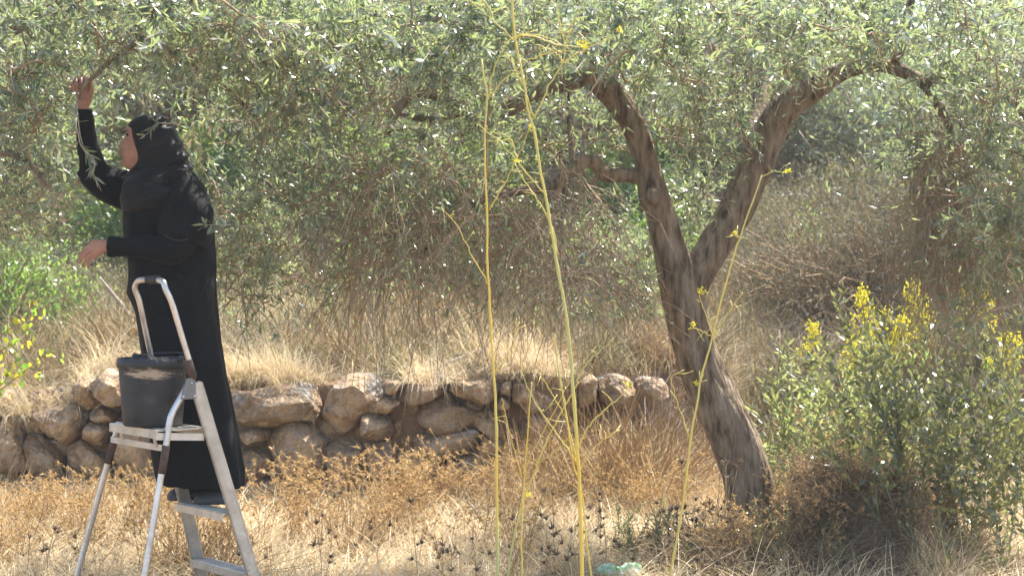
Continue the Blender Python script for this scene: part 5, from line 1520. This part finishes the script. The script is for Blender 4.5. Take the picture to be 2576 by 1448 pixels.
# raised hand: palm towards the camera, fingers curled over the branch
dp = .028
pal = [np.stack([np.array(Q(cx + w / 2 * math.cos(t), py, dp + th_ * math.sin(t))) for t in np.linspace(0, 2 * np.pi, 18, endpoint=False)]) for (py, cx, w, th_) in ((262, 211, 30, .020), (250, 212, 36, .021), (238, 209, 44, .021), (226, 205, 48, .019), (214, 201, 48, .015), (207, 199, 45, .011))]
parts.append(loft(pal))
def finger(pts, r0, r1):
    c = catmull(np.array([[*Q(x, y, dy)] for x, y, dy in pts]), 20)
    V, fs = tube(c, np.linspace(r0, r1, 20), 12); parts.append((V, fs)); parts.append(ball(c[-1], r1, 12, 8)); parts.append(ball(c[0], r0, 12, 8))
for (bx, by, kx, ky, tx, ty) in ((216, 210, 217, 194, 217, 219), (205, 209, 203, 196, 209, 224), (194, 211, 190, 200, 198, 223), (184, 215, 179, 206, 187, 218)):
    finger([(bx, by, dp), (bx * .4 + kx * .6, by * .3 + ky * .7, dp - .012), (kx, ky, dp - .032), (kx * .5 + tx * .5, ky * .45 + ty * .55, dp - .052), (tx, ty, dp - .046)], .0095 if bx > 190 else .0082, .0074 if bx > 190 else .0066)
finger([(224, 246, dp - .006), (229, 232, dp - .014), (229, 218, dp - .022), (225, 205, dp - .030)], .0125, .008)
# lower hand: relaxed, fingers pointing down to the left
dh = -.25
def hp(x, y, dy): return Q(x, y, dh + dy)
pl = []
for (cx, cy, w, t_) in ((272, 618, 30, .019), (258, 619, 36, .019), (246, 622, 42, .018), (235, 628, 46, .016), (229, 632, 45, .012)):
    e = np.array([.42, -.91]) if cx > 250 else np.array([.28, -.96]) * 1.0
    ax = np.array([-.35, -1.0]) / 1.06 if False else np.array([.36, -.93])
    pl.append(np.stack([np.array(hp(cx + ax[0] * -w / 2 * math.cos(t), cy + ax[1] * w / 2 * math.cos(t) * -1 * -1, t_ * math.sin(t))) for t in np.linspace(0, 2 * np.pi, 18, endpoint=False)]))
parts.append(loft(pl))
for pts, r0, r1 in (([(234, 614, .0), (222, 621, -.006), (210, 631, -.004), (200, 645, .006)], .0092, .0068),
                    ([(231, 625, -.002), (218, 634, -.012), (207, 646, -.010), (200, 660, .002)], .0095, .007),
                    ([(231, 637, .0), (221, 648, -.010), (213, 658, -.008), (208, 669, .004)], .009, .0066),
                    ([(235, 648, .004), (229, 657, -.004), (224, 665, -.002), (221, 673, .008)], .008, .006),
                    ([(258, 610, .012), (245, 606, .022), (232, 610, .030), (222, 618, .032)], .011, .0075)):
    c = catmull(np.array([hp(*q) for q in pts]), 18)
    parts.append(tube(c, np.linspace(r0, r1, 18), 12)); parts.append(ball(c[-1], r1, 12, 8)); parts.append(ball(c[0], r0, 12, 8))
body = remesh(parts, .0032, 2)
body.materials.append(M['skin']); body.materials.append(M['lips']); body.materials.append(plain('black_sock', (.012, .012, .012), .9))
for f in body.polygons:
    c = f.center; px = CX + F * c.x / c.y; py = HY - F * (c.z - CZ) / c.y
    if py > 1190: f.material_index = 2
    if 383.5 < py < 395 and px < 314.5 - abs(py - 389) * .9 and px > 298 and c.x < 0 and abs(c.y - DW) < .03: f.material_index = 1
link('body', body, None, person)

def part(name, V, fs, mat, smooth=True):
    mb = MB(); mb.add(V, fs); return mb.build(name, mat, person, smooth)
for sg in (-1, 1):
    part('eye', *ball(HQ(321.6, 341.2, sg * .0365), (.0105, .0068, .0066), 16, 10), M['eye_white'])
    part('iris', *ball(HQ(320.4, 341.2, sg * .0415), (.0056, .0036, .0058), 12, 8), M['iris'])
    lid = np.array([HQ(316.0, 340.0, sg * .0365), HQ(319, 337.3, sg * .0415), HQ(323, 337.2, sg * .0435), HQ(327, 339.6, sg * .0465)])
    part('upper_lash', *tube(catmull(lid, 12), np.array([.0012, .0018, .0022, .0025, .0026, .0026, .0026, .0026, .0025, .0024, .002, .0014]), 6), M['brow'])
    bw = np.array([HQ(313.2, 334.2, sg * .026), HQ(316, 330.8, sg * .038), HQ(321, 329.4, sg * .048), HQ(328, 331.6, sg * .0565)])
    part('eyebrow', *tube(catmull(bw, 14), np.linspace(.0040, .0020, 14), 6, ell=.7), M['brow'])

# robe: body of the garment with both sleeves, one cloth
ROBE = [(428, 385, 470, .10), (440, 360, 488, .15), (460, 338, 507, .195), (501, 320, 527, .215), (550, 313, 533, .205), (593, 314, 537, .195), (645, 324, 541, .19), (700, 326, 543, .19), (737, 321, 545, .195), (792, 344, 550, .195), (846, 354, 556, .195), (900, 360, 562, .195), (1000, 370, 580, .195), (1126, 381, 601, .20), (1180, 388, 611, .20), (1218, 396, 613, .20)]
rings = []
for (py, xl, xr, bb) in interp_rings(ROBE, 90):
    k = max(0, (py - 700) / 520)
    rg = ring(py, xl, xr, bb, 96, .92, 0, None, (.018 * k, .9 + .5 * k, 7))
    if py > 1100:                                    # the hem hangs lower at the back
        f = (py - 1100) / 118
        xx = (rg[:, 0] / DW * F + CX - 396) / 217
        rg[:, 2] -= f * (np.clip(xx, 0, 1) * 16 - 10) * SX
    rings.append(rg)
rp = [loft(rings)]
rp.append(limb([(470, 462, .10, .085), (420, 474, .13, .090), (360, 478, .15, .090), (316, 477, .15, .088), (272, 464, .135, .082), (242, 440, .115, .070), (228, 402, .09, .056), (219, 353, .065, .046), (215, 300, .04, .037), (214, 273, .03, .0325)], 60, 30))
rp.append(limb([(450, 455, -.10, .08), (462, 500, -.15, .088), (455, 560, -.19, .092), (440, 612, -.22, .084), (415, 628, -.235, .070), (370, 622, -.245, .055), (320, 621, -.25, .046), (273, 619, -.25, .042)], 60, 30))
rp.append(limb([(470, 470, -.10, .07), (478, 530, -.165, .098), (470, 580, -.185, .112), (462, 600, -.19, .116)], 30, 30))
robe = remesh(rp, .0055, 3)
RN = [v.normal.copy() for v in robe.vertices]
for v, vn in zip(robe.vertices, RN):                              # creases that run round the sleeves and down the skirt
    c = v.co; px = CX + F * c.x / c.y; py = HY - F * (c.z - CZ) / c.y
    n1 = mnoise.noise(Vector((c.x * 9 + c.z * 5, c.y * 9, c.z * 14))); n2 = mnoise.noise(Vector((c.x * 16, c.y * 16, c.z * 2.0)))
    w = 1.0 if py < 700 else .4
    if py < 700 and px < 290: w = 1.5
    n3 = 0.0
    if px < 470 and py < 700:                        # tight rucks across the sleeves
        along = (c.z * 60 + 3 * mnoise.noise(Vector((c.x * 6, c.y * 6, c.z * 6)))) if px < 300 else (c.x * 55 + 3 * mnoise.noise(Vector((c.x * 6, c.y * 6, c.z * 6))))
        n3 = max(0, math.sin(along)) ** 2 * mnoise.noise(Vector((c.x * 7 + 5, c.y * 7, c.z * 7)))
    if px < 250 and py < 390: n1, n2, n3 = max(0, n1 * .6), 0.0, max(0, n3 * .5)
    d_ = .009 * w * n1 + .010 * (1 - .5 * w) * n2 + .012 * n3
    v.co = c + vn * d_
robe.materials.append(M['cloth'])
link('robe', robe, None, person)
# stitched seam round the wide upper sleeve
sl = catmull(np.array([Q(412, 590, -.285), Q(440, 604, -.302), Q(470, 602, -.30), Q(490, 585, -.27), Q(496, 560, -.24)]), 24)
M['seam'] = plain('grey_stitching', (.05, .052, .052), .8)
part('seam', *tube(sl, .0016, 5), M['seam'])

# headscarf
SCARF = [(289.5, 372, 396, .025), (292, 354, 412, .055), (296, 343, 421, .074), (302, 334, 428, .088), (310, 327, 433, .096), (318, 322.5, 437, .100), (322, 327, 440, .101), (327, 333, 443, .102), (346, 336.5, 450, .104), (363, 340.5, 459, .104), (389, 349, 470, .104), (405, 350, 475, .105), (416, 345, 478, .106), (424, 335, 481, .112), (432, 328, 485, .125), (445, 330, 491, .150), (461, 323, 503, .178), (480, 318, 506, .200), (505, 316, 500, .205), (530, 318, 470, .19), (545, 330, 430, .15)]
rings = []
for (py, xl, xr, bb) in interp_rings(SCARF, 110):
    ex = np.interp(py, [290, 318, 330, 415, 440, 545], [1, .85, .62, .62, .85, .95])
    rings.append(ring(py, xl, xr, bb, 72, ex))
sv, sf = loft(rings)
for k in range(len(sv)):
    c = sv[k]; px = CX + F * c[0] / c[1]; py = HY - F * (c[2] - CZ) / c[1]
    # drape folds sweep from the chin up round the back of the neck
    w = np.interp(py, [300, 350, 410, 450, 540], [0, .25, 1, .8, .3]) * np.interp(px, [330, 420], [.45, 1.15])
    f = math.sin((py * .9 + (px - 330) * .42) * .19 + 1.5 * mnoise.noise(Vector((c[0] * 5, c[1] * 5, c[2] * 4)))) * .0085 * w
    f += .007 * mnoise.noise(Vector((c[0] * 12, c[1] * 12, c[2] * 12))) * (.4 + .6 * w)
    m_ = np.array([(400 - CX) / F * DW, DW, c[2]]); dv = c - m_; dv /= np.linalg.norm(dv) + 1e-9
    if px > 352 or py > 425: sv[k] = c + dv * (f + .016 * np.interp(py, [425, 470, 520, 545], [0, 1, 1, .3]))
part('headscarf', sv, sf, M['scarf'])

# clogs with vent holes
for (xa, dy, y0) in ((472, .035, 1251), (538, -.095, 1256)):
    sp = [(46, .020, .030, 0), (38, .036, .052, 0), (10, .041, .060, 0), (-12, .046, .056, 0), (-32, .045, .046, 0), (-44, .033, .034, 0), (-50, .014, .020, 0)]
    rg = []
    for (ox, wy, hz, oy) in sp:
        th = np.linspace(0, 2 * np.pi, 22, endpoint=False)
        cen = Q(xa + ox, y0 + oy, dy)
        z = np.sin(th) * hz; z = np.where(z < 0, np.maximum(z, -.012 - (oy * SX) * 0), z)
        rg.append(np.stack([np.full(22, cen[0]), cen[1] + np.cos(th) * wy, .478 + z], 1))
    base = .4715
    for g in rg: g[:, 2] = np.maximum(g[:, 2], base + .0); 
    V, fs = loft(rg)
    low = V[:, 2] < base + .012
    sh = part('shoe', V, fs, M['croc'])
    for (ox, oz) in ((-38, .020), (-28, .026), (-18, .030), (-8, .030), (3, .029), (14, .028)):
        wy = np.interp(-ox, [-44, -36, -10, 14, 34, 44, 49], [.020, .034, .038, .043, .042, .030, .012])
        cc = Q(xa + ox, y0, dy); q = np.array([cc[0], cc[1] - wy * .93, base + oz - .004])
        mb = MB(); mb.add(*ball(q, (.0055, .003, .0045), 8, 5)); ho = mb.build('vent_hole', M['hole'], None, True); ho.parent = sh

# ------------------------------------------------------------------ labels of look-alikes say where each one stands
PLACES = [(120, 'at the left edge'), (300, 'below the raised arm'), (580, 'behind the woman'), (820, 'right of the black robe'), (1060, 'left of the fennel stalks'), (1260, 'by the first tall fennel stalk'), (1470, 'between the two tall fennel stalks'),
          (1640, 'left of the olive trunk'), (1800, 'behind the olive trunk'), (2000, 'just right of the olive trunk'), (2240, 'under the arching limb'), (2420, 'by the dark shrub'), (9999, 'at the right edge')]
seen = {}
for o in COL.objects:
    if o.parent is None and o.get('label'): seen.setdefault(o['label'], []).append(o)
for lab, obs in seen.items():
    if len(obs) < 2: continue
    for o in obs:
        x, y, z = o.location
        px = CX + F * x / max(y, .5)
        o['label'] = lab + ', ' + next(t for lim, t in PLACES if px < lim)
